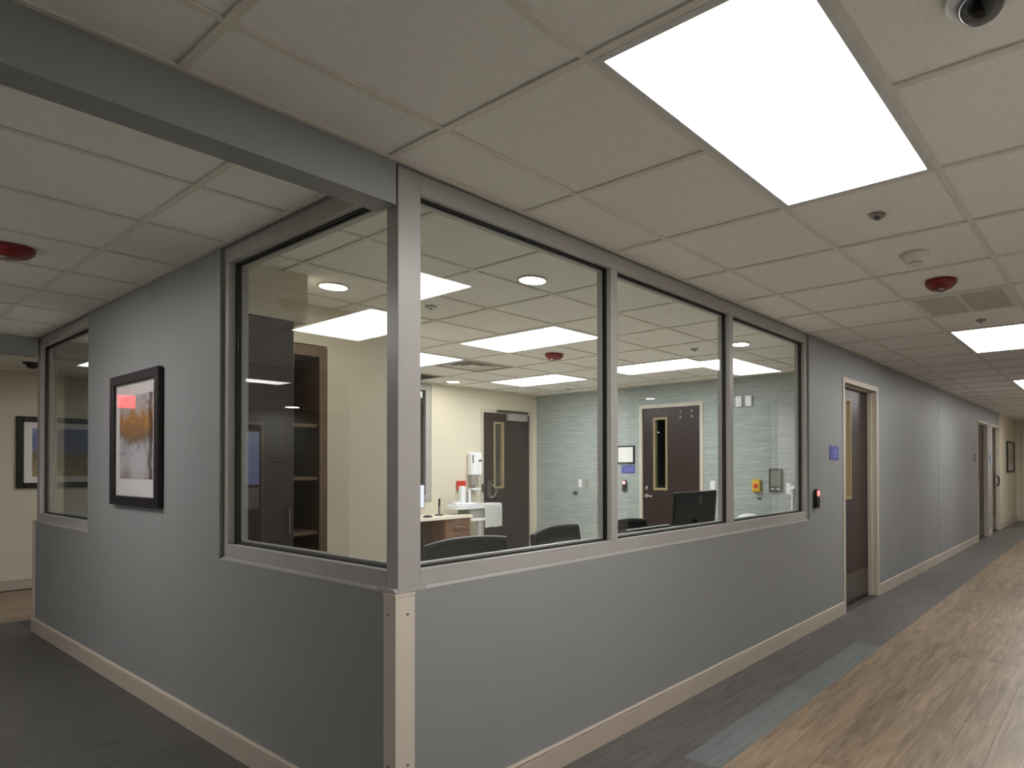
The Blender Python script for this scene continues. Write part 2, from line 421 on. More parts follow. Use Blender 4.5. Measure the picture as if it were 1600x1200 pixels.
# ------------------------------------------------------------------ walls
D1 = (4.44, 5.485)      # corridor door, outer edges of its frame
D2 = (11.23, 12.33); D3 = (12.72, 13.8)
b = BM()
bx(b, 0, 3.67, 0, .12, 0, .912); bx(b, 0, 3.67, 0, .12, H+.001, H+.12)
bx(b, 3.67, D1[0]+.03, 0, .12, 0, H+.05); bx(b, D1[0]+.03, D1[1]-.03, 0, .12, 2.15, H+.05)
bx(b, D1[1]-.03, D2[0]+.03, 0, .12, 0, H+.05); bx(b, D2[0]+.03, D2[1]-.03, 0, .12, 2.15, H+.05)
bx(b, D2[1]-.03, D3[0]+.03, 0, .12, 0, H+.05); bx(b, D3[0]+.03, D3[1]-.03, 0, .12, 2.15, H+.05)
wall_right = struct('wall_right', b, 'wall_grey', 'long grey painted corridor wall with windows and doors')
b = BM(); bx(b, D3[1]-.03, 16.4, 0, .12, 0, H+.05); struct('wall_right_end', b, 'wall_beige')
b = BM(); bx(b, 8.21, 8.222, -.0025, 0, .12, 2.2); obj('joint_strip', b, 'wall_grey', wall_right)
b = BM()
bx(b, 0, .12, .12, 1.52, 0, .912); bx(b, 0, .12, 1.52, 3.76, 0, H+.05); bx(b, 0, .12, 3.76, 5.33, 0, .912); bx(b, 0, .12, .12, 5.33, H+.001, H+.12)
wall_left = struct('wall_left', b, 'wall_grey', 'grey painted side wall with a framed picture between two windows')
b = BM(); bx(b, .12, 3.72, 5.22, 5.33, 0, .912); bx(b, .12, 3.72, 5.22, 5.33, H+.001, H+.12)
bx(b, 3.72, 4.53, 5.22, 5.33, 0, H+.05); bx(b, 4.53, 5.445, 5.22, 5.33, 2.15, H+.05); bx(b, 5.445, 5.68, 5.22, 5.33, 0, H+.05)
wall_back = struct('wall_back', b, 'wall_beige', 'beige room wall behind the glass')
b = BM(); bx(b, 5.56, 5.68, .12, 2.24, 0, H+.05); bx(b, 5.56, 5.68, 2.24, 3.195, 2.15, H+.05); bx(b, 5.56, 5.68, 3.195, 5.22, 0, H+.05)
wall_cover = struct('wall_covering', b, 'wallcover', 'grey green wallcovering with wavy threads')
b = BM(); bx(b, .92, 1.58, 2.316, 2.9, 0, H+.04); bx(b, .12, .92, 2.316, 2.44, 2.18, H+.04); bx(b, .12, .92, 2.8, 2.9, 0, 2.18)
bx(b, .12, .48, 2.316, 2.8, 0, 2.18)
struct('wall_partition', b, 'wall_beige')
b = BM(); bx(b, .12, .481, 1.66, 2.316, 2.172, H+.04); struct('wall_bulkhead', b, 'wall_beige')
b = BM(); bx(b, 7.3, 7.42, .12, 5.33, 0, H+.05); bx(b, 5.68, 7.42, 5.22, 5.33, 0, H+.05); bx(b, 5.68, 7.42, .12, 5.33, H, H+.1); bx(b, 5.68, 7.42, .12, 5.33, -.1, 0)
struct('wall_store', b, 'wall_grey')
b = BM(); bx(b, 16.4, 16.52, -2.46, .12, 0, H+.05); struct('wall_end', b, 'wall_beige')
b = BM(); bx(b, -5.12, 4.5, -2.58, -2.46, 0, H+.05); bx(b, 8.5, 16.52, -2.58, -2.46, 0, H+.05); struct('wall_opposite', b, 'wall_white')
b = BM(); bx(b, 4.38, 4.5, -5, -2.58, 0, H+.05); bx(b, 8.5, 8.62, -5, -2.58, 0, H+.05); bx(b, 4.38, 8.62, -5.12, -5, 0, H+.05); struct('wall_alcove', b, 'wall_grey')
b = BM(); bx(b, -2.62, -2.5, .12, 5.2, 0, H+.05); bx(b, -5.12, -2.5, 0, .12, 0, H+.05); bx(b, -5.12, -5.0, -2.46, 0, 0, H+.05); struct('wall_side_opposite', b, 'wall_white')
b = BM(); bx(b, -.6, 5.68, 7.98, 8.1, 0, H+.05); struct('wall_far', b, 'wall_beige', 'beige wall at the end of the side corridor')
b = BM(); bx(b, -6, -.6, 10.6, 10.72, 0, H+.05); bx(b, -.6, -.48, 8.1, 10.72, 0, H+.05); bx(b, -6.12, -6, 5.2, 10.72, 0, H+.05); bx(b, -6, -2.62, 5.08, 5.2, 0, H+.05)
struct('wall_lobby', b, 'wall_grey')
b = BM(); bx(b, 5.56, 5.68, 5.33, 7.98, 0, H+.05); struct('wall_far_end', b, 'wall_beige')
b = BM(); bx(b, -2.5, -.001, .0, .12, 2.287, H+.05); struct('ceiling_beam', b, 'wall_grey', 'dark grey beam over the mouth of the side corridor')
b = BM(); bx(b, -2.5, .0, 5.2, 5.33, 2.287, H+.05); struct('ceiling_beam_far', b, 'wall_grey', 'grey beam at the far end of the side corridor')

# baseboards: flat face, groove and rounded cap
BPROF = [(0, 0), (.011, 0), (.011, .094), (.0085, .097), (.0085, .100), (.013, .103), (.013, .109), (.009, .114), (0, .116)]
def baseboard(name, p0, p1, out, m='base_taupe'):
    bb = BM(); prism(bb, BPROF, (*p0, 0), (*p1, 0), (*out, 0), (0, 0, 1)); return struct(name, bb, m)
baseboard('baseboard_right', (.07, 0), (D1[0], 0), (0, -1)); baseboard('baseboard_right', (D1[1], 0), (D2[0], 0), (0, -1))
baseboard('baseboard_right', (D2[1], 0), (D3[0], 0), (0, -1)); baseboard('baseboard_right', (D3[1], 0), (16.4, 0), (0, -1))
baseboard('baseboard_left', (0, .07), (0, 5.345), (-1, 0)); baseboard('baseboard_far', (-.6, 7.98), (5.5, 7.98), (0, -1))
baseboard('baseboard_end', (16.4, 0), (16.4, -.06), (-1, 0)); baseboard('baseboard_back', (3.0, 5.22), (4.5, 5.22), (0, -1))

# corner guards
def guard(name, cx, cy, sx, sy, label):
    """L-shaped cream plastic guard; sx, sy = directions of its two legs along the walls"""
    bb = BM(); t = .005
    def ell(e, l_): return [(cx-sx*e, cy-sy*e), (cx+sx*l_, cy-sy*e), (cx+sx*l_, cy), (cx, cy), (cx, cy+sy*l_), (cx-sx*e, cy+sy*l_)]
    plate(bb, ell(t, .07), lambda u, v, d: Vector((u, v, d)), .9)
    g = struct(name, bb, 'guard_cream', label)
    bb = BM(); plate(bb, ell(t+.002, .072), lambda u, v, d: Vector((u, v, .9+d)), .0105); obj('guard_cap', bb, 'guard_cream', g)
    for z in (.835, .3):
        bb = BM(); lathe(bb, (cx+sx*.042, cy-sy*t, z), [(.004, 0), (.004, -sy*.002)], 10, 'y'); obj('screw', bb, 'dark_grey', g)
        bb = BM(); lathe(bb, (cx-sx*t, cy+sy*.042, z), [(.004, 0), (.004, -sx*.002)], 10, 'x'); obj('screw', bb, 'dark_grey', g)
guard('trim_1', 0, 0, 1, 1, 'cream plastic corner guard under the window corner post')
guard('trim_2', 0, 5.33, 1, -1, 'cream plastic corner guard at the far end of the side wall')

# ------------------------------------------------------------------ windows
def win_right(a, d, z): return (a, d, z)
def win_left(a, d, z): return (d, a, z)
def win_back(a, d, z): return (a, 5.33-d, z)
def mbx(bm, mp, a0, a1, d0, d1, z0, z1, bev=0.):
    p, q = mp(a0, d0, z0), mp(a1, d1, z1); return bx(bm, p[0], q[0], p[1], q[1], p[2], q[2], bev)
RC, DEP = .018, .102
def window(name, mp, lites, ends, label, zb=.925, zs=.985, zh=2.365, zt=H, m='frame_grey'):
    """lites: [(a0, a1)] clear openings; ends: (outer a0, outer a1)"""
    root = root_struct(name, mp((ends[0]+ends[1])/2, .06, zb), label)
    bb = BM(); mbx(bb, mp, ends[0], ends[1], RC, DEP, zh, zt, .0015); obj('frame_head', bb, m, root)
    bb = BM(); mbx(bb, mp, ends[0], ends[1], RC, DEP, zb, zs, .0015); obj('frame_sill', bb, m, root)
    bb = BM(); e0, e1 = (0. if ends[0] < .2 else ends[0]), ends[1]
    prism(bb, [(0., zb-.012), (RC+.002, zb), (.12, zb), (.12, zb-.012)], mp(e0, 0, 0), mp(e1, 0, 0), Vector(mp(0, 1, 0))-Vector(mp(0, 0, 0)), (0, 0, 1)); obj('sill_ledge', bb, m, root)
    edges = [ends[0]] + [v for l_ in lites for v in l_] + [ends[1]]
    for k in range(0, len(edges), 2):
        if abs(edges[k+1]-edges[k]) < .004: continue
        bb = BM(); mbx(bb, mp, edges[k], edges[k+1], RC, DEP, zs, zh, .0015)
        obj('frame_jamb' if k in (0, len(edges)-2) else 'mullion', bb, m, root)
    for a0, a1 in lites:
        bb = BM(); mbx(bb, mp, a0+.001, a1-.001, .056, .062, zs+.001, zh-.001); p = obj('glass_pane', bb, 'glass', root)
        bb = BM(); g = .008
        for d0, d1 in ((.048, .0555), (.0625, .07)):
            mbx(bb, mp, a0, a0+g, d0, d1, zs, zh); mbx(bb, mp, a1-g, a1, d0, d1, zs, zh)
            mbx(bb, mp, a0+g, a1-g, d0, d1, zs, zs+g); mbx(bb, mp, a0+g, a1-g, d0, d1, zh-g, zh)
        obj('gasket', bb, 'gasket', p)
        bb = BM(); s_ = .014
        mbx(bb, mp, a0, a0+s_, .0705, DEP-.002, zs, zh); mbx(bb, mp, a1-s_, a1, .0705, DEP-.002, zs, zh)
        mbx(bb, mp, a0+s_, a1-s_, .0705, DEP-.002, zs, zs+s_); mbx(bb, mp, a0+s_, a1-s_, .0705, DEP-.002, zh-s_, zh)
        obj('glazing_stop', bb, m, p)
    return root
w1 = window('window_1', win_right, [(.109, 1.19), (1.24, 2.392), (2.442, 3.62)], (.109, 3.67), 'grey framed three-pane window in the corridor wall')
w2 = window('window_2', win_left, [(.09, 1.468)], (.09, 1.52), 'grey framed window in the side wall beside the corner post')
w3 = window('window_3', win_left, [(3.762, 5.22)], (3.76, 5.24), 'narrow looking grey framed window past the picture')
w4 = window('window_4', win_back, [(.11, 1.85), (1.9, 3.66)], (.11, 3.72), 'pale framed window at the back of the room', m='frame_grey')
b = BM(); bx(b, RC, .109, RC, .09, .925, H, .0015); struct('trim_3', b, 'frame_grey', 'grey metal corner post between the two windows')
b = BM(); bx(b, RC, .11, 5.24, 5.312, .925, H, .0015); struct('trim_4', b, 'frame_grey', 'grey metal corner post at the far end of the side wall')

# ------------------------------------------------------------------ doors
def door(name, mp, a0, a1, slab_d, label, side=1, lite=None, kick=False, hinges=None, lever=None, closer=False, fm_='frame_cream', thick=.12, bolts=(), strike=None, slab_m='door_brown', inner=True):
    """a0..a1 outer frame; mp(a, d, z); the slab's near face lies at depth slab_d"""
    root = root_struct(name, mp((a0+a1)/2, slab_d, 0), label); fwid = .05; zt = 2.18; zi = 2.13
    for s_, e_ in ((a0, a0+fwid), (a1-fwid, a1)):
        bb = BM(); mbx(bb, mp, s_, e_, -.008, thick+.008, 0, zt, .002); obj('frame_jamb', bb, fm_, root)
    bb = BM(); mbx(bb, mp, a0+fwid, a1-fwid, -.008, thick+.008, zi, zt, .002); obj('frame_head', bb, fm_, root)
    if slab_d > .03:       # stop in front of the slab
        bb = BM(); d0, d1 = slab_d-.045, slab_d-.004; mbx(bb, mp, a0+fwid, a0+fwid+.016, d0, d1, 0, zi); mbx(bb, mp, a1-fwid-.016, a1-fwid, d0, d1, 0, zi); mbx(bb, mp, a0+fwid, a1-fwid, d0, d1, zi-.016, zi)
        obj('door_stop', bb, fm_, root)
    s0, s1 = a0+fwid+.003, a1-fwid-.003; st = .044
    bb = BM()
    if lite:
        l0, l1, lz0, lz1 = lite
        mbx(bb, mp, s0, l0, slab_d, slab_d+st, .012, zi-.004); mbx(bb, mp, l1, s1, slab_d, slab_d+st, .012, zi-.004)
        mbx(bb, mp, l0, l1, slab_d, slab_d+st, .012, lz0); mbx(bb, mp, l0, l1, slab_d, slab_d+st, lz1, zi-.004)
    else: mbx(bb, mp, s0, s1, slab_d, slab_d+st, .012, zi-.004, .002)
    slab = obj('door_slab', bb, slab_m, root)
    if lite:
        bb = BM(); t = .03; d0, d1 = slab_d-.008, slab_d+st+.008
        mbx(bb, mp, l0, l0+t, d0, d1, lz0, lz1, .002); mbx(bb, mp, l1-t, l1, d0, d1, lz0, lz1, .002)
        mbx(bb, mp, l0+t, l1-t, d0, d1, lz0, lz0+t, .002); mbx(bb, mp, l0+t, l1-t, d0, d1, lz1-t, lz1, .002)
        obj('vision_frame', bb, 'lite_tan', slab)
        bb = BM(); mbx(bb, mp, l0+t, l1-t, slab_d+.018, slab_d+.024, lz0+t, lz1-t); obj('vision_glass', bb, 'glass', slab)
    if kick:
        bb = BM(); mbx(bb, mp, s0+.015, s1-.015, slab_d-.0025, slab_d, .03, .30); obj('kick_plate', bb, 'kick', slab)
    for z, a in (hinges or ()):
        bb = BM(); p0 = mp(a, slab_d-.012, z-.055); p1 = mp(a, slab_d-.012, z+.055); tube(bb, [p0, p1], .0085, 8); mbx(bb, mp, a-.022, a+.022, slab_d-.006, slab_d-.001, z-.055, z+.055); obj('hinge', bb, 'steel_dull', root)
    if lever:
        a, dirn = lever
        h = BM(); c = mp(a, slab_d, .96); ax = 'x' if abs(mp(0, 1, 0)[0]-mp(0, 0, 0)[0]) > .5 else 'y'; sg = -1 if (mp(0, 1, 0)[0]-mp(0, 0, 0)[0]+mp(0, 1, 0)[1]-mp(0, 0, 0)[1]) > 0 else 1
        lathe(h, c, [(.03, 0), (.03, sg*.012), (.012, sg*.016), (.012, sg*.05)], 16, ax)
        tube(h, [mp(a, slab_d-.045, .96), mp(a+dirn*.05, slab_d-.05, .962), mp(a+dirn*.12, slab_d-.045, .958)], .009, 8); obj('lever_handle', h, 'steel', slab, smooth=True)
        h = BM(); lathe(h, mp(a, slab_d, 1.065), [(.025, 0), (.025, sg*.012), (.018, sg*.016)], 16, ax); obj('deadbolt', h, 'steel', slab, smooth=True)
    for a, z in bolts:
        h = BM(); c = mp(a, slab_d, z); ax = 'x' if abs(mp(0, 1, 0)[0]-mp(0, 0, 0)[0]) > .5 else 'y'; sg = -1 if (mp(0, 1, 0)[0]-mp(0, 0, 0)[0]+mp(0, 1, 0)[1]-mp(0, 0, 0)[1]) > 0 else 1
        lathe(h, c, [(.012, 0), (.012, sg*.003), (.007, sg*.006)], 12, ax); obj('through_bolt', h, 'steel', slab, smooth=True)
    return root, slab
door('door_1', win_right, D1[0], D1[1], .095, 'dark brown door beside the card reader in the long grey wall', lite=(4.76, 4.93, 1.03, 2.02), kick=True)
door('door_2', win_right, D2[0], D2[1], .075, 'first of the two far brown doors in the long grey wall', kick=True)
r3, s3 = door('door_3', win_right, D3[0], D3[1], .075, 'last brown door in the long grey wall', kick=True)
b = BM(); tube(b, [(13.62, .03, .92), (13.62, .0, .96), (13.62, -.01, 1.03), (13.62, .0, 1.1), (13.62, .03, 1.14)], .02, 8); bx(b, 13.57, 13.67, .06, .075, .86, 1.2, .004); obj('pull_handle', b, 'dark_grey', s3)
def mp_back_in(a, d, z): return (a, 5.22+d, z)
r4, s4 = door('door_4', mp_back_in, 4.505, 5.47, .012, 'dark brown door with narrow pane and closer in the beige wall', lite=(4.743, 4.928, 1.045, 2.005), thick=.11)
b = BM(); bx(b, 4.78, 5.36, 5.178, 5.212, 2.142, 2.178, .004); cl = obj('closer_track', b, 'steel_dull', r4)
b = BM(); bx(b, 4.97, 5.335, 5.165, 5.232, 2.03, 2.138, .008); obj('door_closer', b, 'vent_grey', s4)
b = BM(); bx(b, 4.625, 4.70, 5.217, 5.232, .90, 1.17, .004); hb = obj('handle_plate', b, 'steel_dull', s4)
b = BM(); tube(b, [(4.66, 5.215, 1.1), (4.67, 5.17, 1.1), (4.72, 5.16, 1.06), (4.735, 5.16, 1.0), (4.70, 5.165, .94), (4.665, 5.2, .92)], .013, 8); obj('lever_handle', b, 'steel', s4, smooth=True)
b = BM(); bx(b, 4.515, 4.548, 5.195, 5.212, 1.0, 1.12, .003); obj('strike_box', b, 'dark_grey', r4)
def mp_cover(a, d, z): return (5.56+d, a, z)
door('door_5', mp_cover, 2.205, 3.225, .015, 'dark brown door with narrow pane in the wallcovering wall', lite=(2.768, 2.998, 1.04, 2.005), hinges=((1.91, 2.25), (1.14, 2.25), (.3, 2.25)), lever=(3.11, -1), bolts=((2.563, 2.066), (2.563, 1.993), (2.386, 2.066), (2.386, 1.999)))
def mp_lobby(a, d, z): return (a, 10.6+d, z)
rl, sl = door('door_6', mp_lobby, -3.81, -2.85, -.06, 'door with a blue lit pane seen mirrored in the glass', thick=.02)
b = BM(); bx(b, -3.71, -2.95, 10.525, 10.539, 1.05, 2.0); obj('evening_pane_offscreen', b, 'evening_blue', sl)
b = BM(); bx(b, -3.71, -2.95, 10.525, 10.539, .62, 1.0); obj('lower_panel', b, 'white_plastic', sl)
# the door frame at the corridor's end
def mp_end(a, d, z): return (16.4+d, a, z)
door('door_7', mp_end, -1.1, -.085, .02, 'door in the end wall of the corridor', slab_m='white_plastic')

# ------------------------------------------------------------------ ceiling light panels
def panel(cx, cy, lx, ly, m, label, group, off=False):
    t = thing('ceiling_light_offscreen' if off else 'ceiling_light', label, 'ceiling light', (cx, cy, H), group)
    bb = BM(); f = .022; x0, x1, y0, y1 = cx-lx/2+.012, cx+lx/2-.012, cy-ly/2+.012, cy+ly/2-.012
    bx(bb, x0, x1, y0, y0+f, H-.001, H+.03); bx(bb, x0, x1, y1-f, y1, H-.001, H+.03)
    bx(bb, x0, x0+f, y0+f, y1-f, H-.001, H+.03); bx(bb, x1-f, x1, y0+f, y1-f, H-.001, H+.03); obj('panel_frame', bb, 'light_frame', t)
    bb = BM(); bx(bb, x0+f, x1-f, y0+f, y1-f, H+.003, H+.02); obj('diffuser', bb, m, t)
    return t
yc = GYC-1.5*S
panel(GXC+S, yc, 2*S, S, 'panel_corridor', 'large bright light panel in the corridor ceiling beside the corner post', None)
panel(GXC+8*S, yc, 2*S, S, 'panel_corridor', 'bright light panel in the corridor ceiling just past the square vent', None)
panel(GXC+14*S, yc, 2*S, S, 'panel_corridor', 'small far light panel in the corridor ceiling over the long wall', None)
panel(GXC+21*S, yc, 2*S, S, 'panel_corridor', 'light panel at the far end of the corridor ceiling', None, True)
panel(GXL-1.5*S, GYL+3*S, S, 2*S, 'panel_side', 'light panel in the side corridor ceiling mirrored in the window', None, True)
panel(GXF+2*S, GYF+10.5*S, 2*S, S, 'panel_far', 'light panel at the end of the side corridor', None)
panel(GXF-3*S, GYF+10.5*S, 2*S, S, 'panel_far', 'light panel in the lobby beyond the side corridor', None, True)
for i, j, lb in ((2, 1, 'room light panel beside the red strobe and above the mesh chairs'), (5, 1, 'room light panel in front of the wallcovering door'), (2, 4, 'room light panel beside the square air diffuser'), (5, 4, 'room light panel in front of the door with closer')):
    panel(GXR+(i+.5)*S, GYR+(j+1)*S, S, 2*S, 'panel_room', lb, None)

def downlight(x, y, label, r=.075, off=False):
    t = thing('downlight_offscreen' if off else 'downlight', label, 'ceiling light', (x, y, H-.004))
    bb = BM(); lathe(bb, (x, y, H), [(r+.012, .004), (r+.012, -.003), (r, -.004), (r, .006)], 28); obj('trim_ring', bb, 'light_frame', t, smooth=True)
    bb = BM(); lathe(bb, (x, y, H), [(r, .002), (r, -.0025), (0, -.0035)], 28); obj('lens', bb, 'downlight', t)
downlight(.673, 1.751, 'round downlight above the dark cabinet bulkhead'); downlight(1.285, .693, 'round downlight just inside the widest window pane')
downlight(3.728, .666, 'round downlight inside the last window pane'); downlight(3.758, 4.817, 'round downlight close to the beige back wall')
downlight(6.9, -3.93, 'round downlight mirrored above the wallcovering door', off=True); downlight(-4.06, 10.03, 'round downlight in the lobby mirrored in the glass', .11, True)

# ------------------------------------------------------------------ ceiling devices
def sprinkler(x, y, label, r=.035):
    t = thing('sprinkler', label, 'sprinkler', (x, y, H))
    bb = BM(); lathe(bb, (x, y, H), [(r*.4, .004), (r, .002), (r, -.004), (r*.75, -.009), (r*.3, -.010)], 20); obj('escutcheon', bb, 'steel', t, smooth=True)
    bb = BM(); lathe(bb, (x, y, H), [(.008, -.006), (.008, -.012), (.005, -.014), (.013, -.0145), (.013, -.016), (0, -.017)], 14); obj('head', bb, 'steel_dull', t, smooth=True)
sprinkler(1.499, -1.226, 'chrome sprinkler in the corridor ceiling beside the large light panel'); sprinkler(3.98, -1.233, 'chrome sprinkler between the corridor vent and the second light panel')
sprinkler(5.75, -1.45, 'chrome sprinkler just past the second corridor light panel'); sprinkler(1.312, 1.715, 'chrome sprinkler in the room ceiling beside the corner post'); sprinkler(3.694, 1.131, 'chrome sprinkler in the room ceiling above the monitor')
sprinkler(5.198, 4.197, 'chrome sprinkler in the room ceiling near the far corner')
def strobe(x, y, label, sx=1.):
    t = thing('fire_strobe', label, 'fire alarm', (x, y, H))
    r = .088
    bb = BM(); lathe(bb, (x, y, H), [(r, .005), (r, -.006), (r*.96, -.02), (r*.72, -.042), (r*.5, -.05), (0, -.051)], 28); obj('housing', bb, 'red', t, smooth=True)
    bb = BM(); lathe(bb, (x-.03, y-.01, H-.045), [(.032, 0), (.032, -.012), (.02, -.022), (0, -.024)], 16); obj('strobe_lens', bb, 'strobe_clear', t, smooth=True)
    bb = BM(); lathe(bb, (x-.03, y-.01, H-.047), [(.012, 0), (.012, -.006), (0, -.008)], 12); obj('flash_tube', bb, 'white_plastic', t, smooth=True)
strobe(2.719, -1.221, 'round red fire strobe in the corridor ceiling beside the square vent'); strobe(-.6, 2.345, 'round red fire strobe in the side corridor ceiling'); strobe(3.114, 2.366, 'round red fire strobe in the room ceiling behind the glass')
t = thing('smoke_detector', 'white smoke detector between sprinkler and red strobe in the corridor ceiling', 'smoke detector', (2.14, -1.222, H))
b = BM(); lathe(b, (2.14, -1.222, H), [(.072, .004), (.072, -.008), (.066, -.014), (.055, -.016)], 28); obj('mount_ring', b, 'grid_white', t, smooth=True)
b = BM(); lathe(b, (2.14, -1.222, H), [(.056, -.012), (.054, -.03), (.046, -.04), (.04, -.042)], 28); obj('housing', b, 'grid_white', t, smooth=True)
b = BM(); lathe(b, (2.14, -1.222, H), [(.038, -.041), (.037, -.047)], 28); obj('sensor_slot', b, 'black', t, smooth=True)
b = BM(); lathe(b, (2.14, -1.222, H), [(.041, -.046), (.038, -.053), (0, -.056)], 28); obj('cap', b, 'grid_white', t, smooth=True)
def dome_cam(x, y, label, dark=False):
    t = thing('dome_camera', label, 'security camera', (x, y, H))
    bb = BM(); lathe(bb, (x, y, H), [(.075, .004), (.075, -.012), (.066, -.02), (.05, -.022)], 32); obj('base_ring', bb, 'black' if dark else 'light_frame', t, smooth=True)
    bb = BM(); lathe(bb, (x, y, H-.018), [(.052, 0)]+[(.052*math.cos(a*PI/16), -.045*math.sin(a*PI/16)) for a in range(1, 8)]+[(0, -.045)], 28); obj('dome', bb, 'black' if dark else 'dome_smoke', t, smooth=True)
    if not dark:
        bb = BM(); lathe(bb, (x, y, H-.016), [(.036, 0)]+[(.036*math.cos(a*PI/16), -.03*math.sin(a*PI/16)) for a in range(1, 8)]+[(0, -.03)], 24); e = obj('eyeball', bb, 'black', t, smooth=True)
dome_cam(.33, -1.82, 'smoked dome security camera in the corridor ceiling beside the large light panel'); dome_cam(.275, 7.0, 'black dome security camera at the end of the side corridor', True)
# air devices
def grille(cx, cy, label, kind):
    t = thing('air_vent', label, 'vent', (cx, cy, H)); h = S/2-.012
    bb = BM(); f = .03
    bx(bb, cx-h, cx+h, cy-h, cy-h+f, H-.002, H+.012); bx(bb, cx-h, cx+h, cy+h-f, cy+h, H-.002, H+.012); bx(bb, cx-h, cx-h+f, cy-h+f, cy+h-f, H-.002, H+.012); bx(bb, cx+h-f, cx+h, cy-h+f, cy+h-f, H-.002, H+.012)
    obj('vent_frame', bb, 'grid_white' if kind == 'perf' else 'vent_grey', t)
    if kind == 'perf':
        bb = BM(); bx(bb, cx-h+f, cx+h-f, cy-h+f, cy+h-f, H+.001, H+.008); obj('perforated_face', bb, 'grid_white', t)
        bb = BM()
        n = 26; st_ = (2*h-2*f-.02)/n
        for a in range(n): 
            for c_ in range(2):
                q = cx-h+f+.01+(a+.5)*st_
                bx(bb, q-st_*.18, q+st_*.18, cy-h+f+.01 if c_ == 0 else cy+.012, cy-.012 if c_ == 0 else cy+h-f-.01, H-.0005, H+.0015)
        o = obj('perforations', bb, 'perf_dark', t); o['kind'] = 'stuff'
    elif kind == 'diff':
        bb = BM(); bx(bb, cx-h+f, cx+h-f, cy-h+f, cy+h-f, H+.03, H+.04); obj('throat', bb, 'dark_grey', t)
        for k, q in enumerate((.24, .17, .10)):
            bb = BM(); prof = [(q, 0), (q-.03, .022), (q-.034, .022), (q-.006, -.002)]
            for sx, sy in ((1, 0), (-1, 0), (0, 1), (0, -1)):
                A = [bb.verts.new((cx+(sx*u if sx else -u), cy+(sy*u if sy else -u), H+v)) for u, v in prof]
                B_ = [bb.verts.new((cx+(sx*u if sx else u), cy+(sy*u if sy else u), H+v)) for u, v in prof]
                for m_ in range(4): bb.faces.new([A[m_], A[(m_+1) % 4], B_[(m_+1) % 4], B_[m_]])
            obj('diffuser_cone', bb, 'grid_white', t)
        bb = BM(); bx(bb, cx-.07, cx+.07, cy-.07, cy+.07, H, H+.006); obj('centre_plate', bb, 'grid_white', t)
    else:
        for k in range(13):
            bb = BM(); q = cy-h+f+.02+k*(2*h-2*f-.04)/12; prism(bb, [(-.002, 0), (.002, 0), (.02, .018), (.016, .018)], (cx-h+f, q, H), (cx+h-f, q, H), (0, 1, 0), (0, 0, 1)); obj('slat', bb, 'vent_grey', t)
        bb = BM(); bx(bb, cx-h+f, cx+h-f, cy-h+f, cy+h-f, H+.03, H+.04); obj('throat', bb, 'black_soft', t)
grille(GXC+5.5*S, yc, 'square perforated vent in the corridor ceiling past the red strobe', 'perf')
grille(GXR+3.5*S, GYR+4.5*S, 'square stepped air diffuser in the room ceiling', 'diff'); grille(GXR+3.5*S, GYR+6.5*S, 'dark slatted return vent in the room ceiling near the back window', 'slat')

# ------------------------------------------------------------------ framed pictures
def picture(name, mp, a0, a1, z0, z1, fw_, mw, art, label, glass=True, bot=0.):
    """mp(a, d, z): d is the distance off the wall"""
    t = thing(name, label, 'picture', mp((a0+a1)/2, 0, z0)); dp = .032
    for (p, q, r, s_) in ((a0, a0+fw_, z0, z1), (a1-fw_, a1, z0, z1), (a0+fw_, a1-fw_, z0, z0+fw_), (a0+fw_, a1-fw_, z1-fw_, z1)):
        bb = BM(); mbx(bb, mp, p, q, .002, dp, r, s_, .005); obj('frame_rail', bb, 'frame_dark', t)
    bb = BM(); mbx(bb, mp, a0+fw_, a1-fw_, .004, .012, z0+fw_, z1-fw_); obj('mat_board', bb, 'mat_board', t)
    bb = BM(); mbx(bb, mp, a0+fw_+mw, a1-fw_-mw, .012, .0135, z0+fw_+mw+bot, z1-fw_-mw); obj('print', bb, art, t)
    if glass: bb = BM(); mbx(bb, mp, a0+fw_, a1-fw_, .018, .0205, z0+fw_, z1-fw_); obj('glazing', bb, 'picture_glass', t)
def off_left(a, d, z): return (-d, a, z)
def off_right(a, d, z): return (a, -d, z)
def off_far(a, d, z): return (a, 7.98-d, z)
def off_cover(a, d, z): return (5.56-d, a, z)
def off_back(a, d, z): return (a, 5.22-d, z)
def off_lobby(a, d, z): return (a, 10.6-d, z)
picture('framed_picture', off_left, 2.285, 3.145, 1.13, 1.93, .058, .075, 'art_autumn', 'dark framed autumn print hanging between the two side wall windows', bot=.03)
picture('framed_picture', off_far, .313, 1.62, 1.134, 1.944, .06, .07, 'art_field', 'black framed landscape print on the beige wall at the side corridor end')
picture('framed_picture', off_right, 14.75, 15.9, 1.19, 1.9, .05, .12, 'art_plain', 'small looking framed print past the last door of the long wall')
t_n = thing('framed_notice', 'small black framed white notice beside the wallcovering door', 'picture', off_cover(3.45, 0, 1.4))
b = BM(); mbx(b, off_cover, 3.3, 3.6, .002, .02, 1.395, 1.64, .003); obj('frame_rail', b, 'black', t_n)
b = BM(); mbx(b, off_cover, 3.32, 3.58, .02, .0215, 1.415, 1.62); obj('print', b, 'paper', t_n)

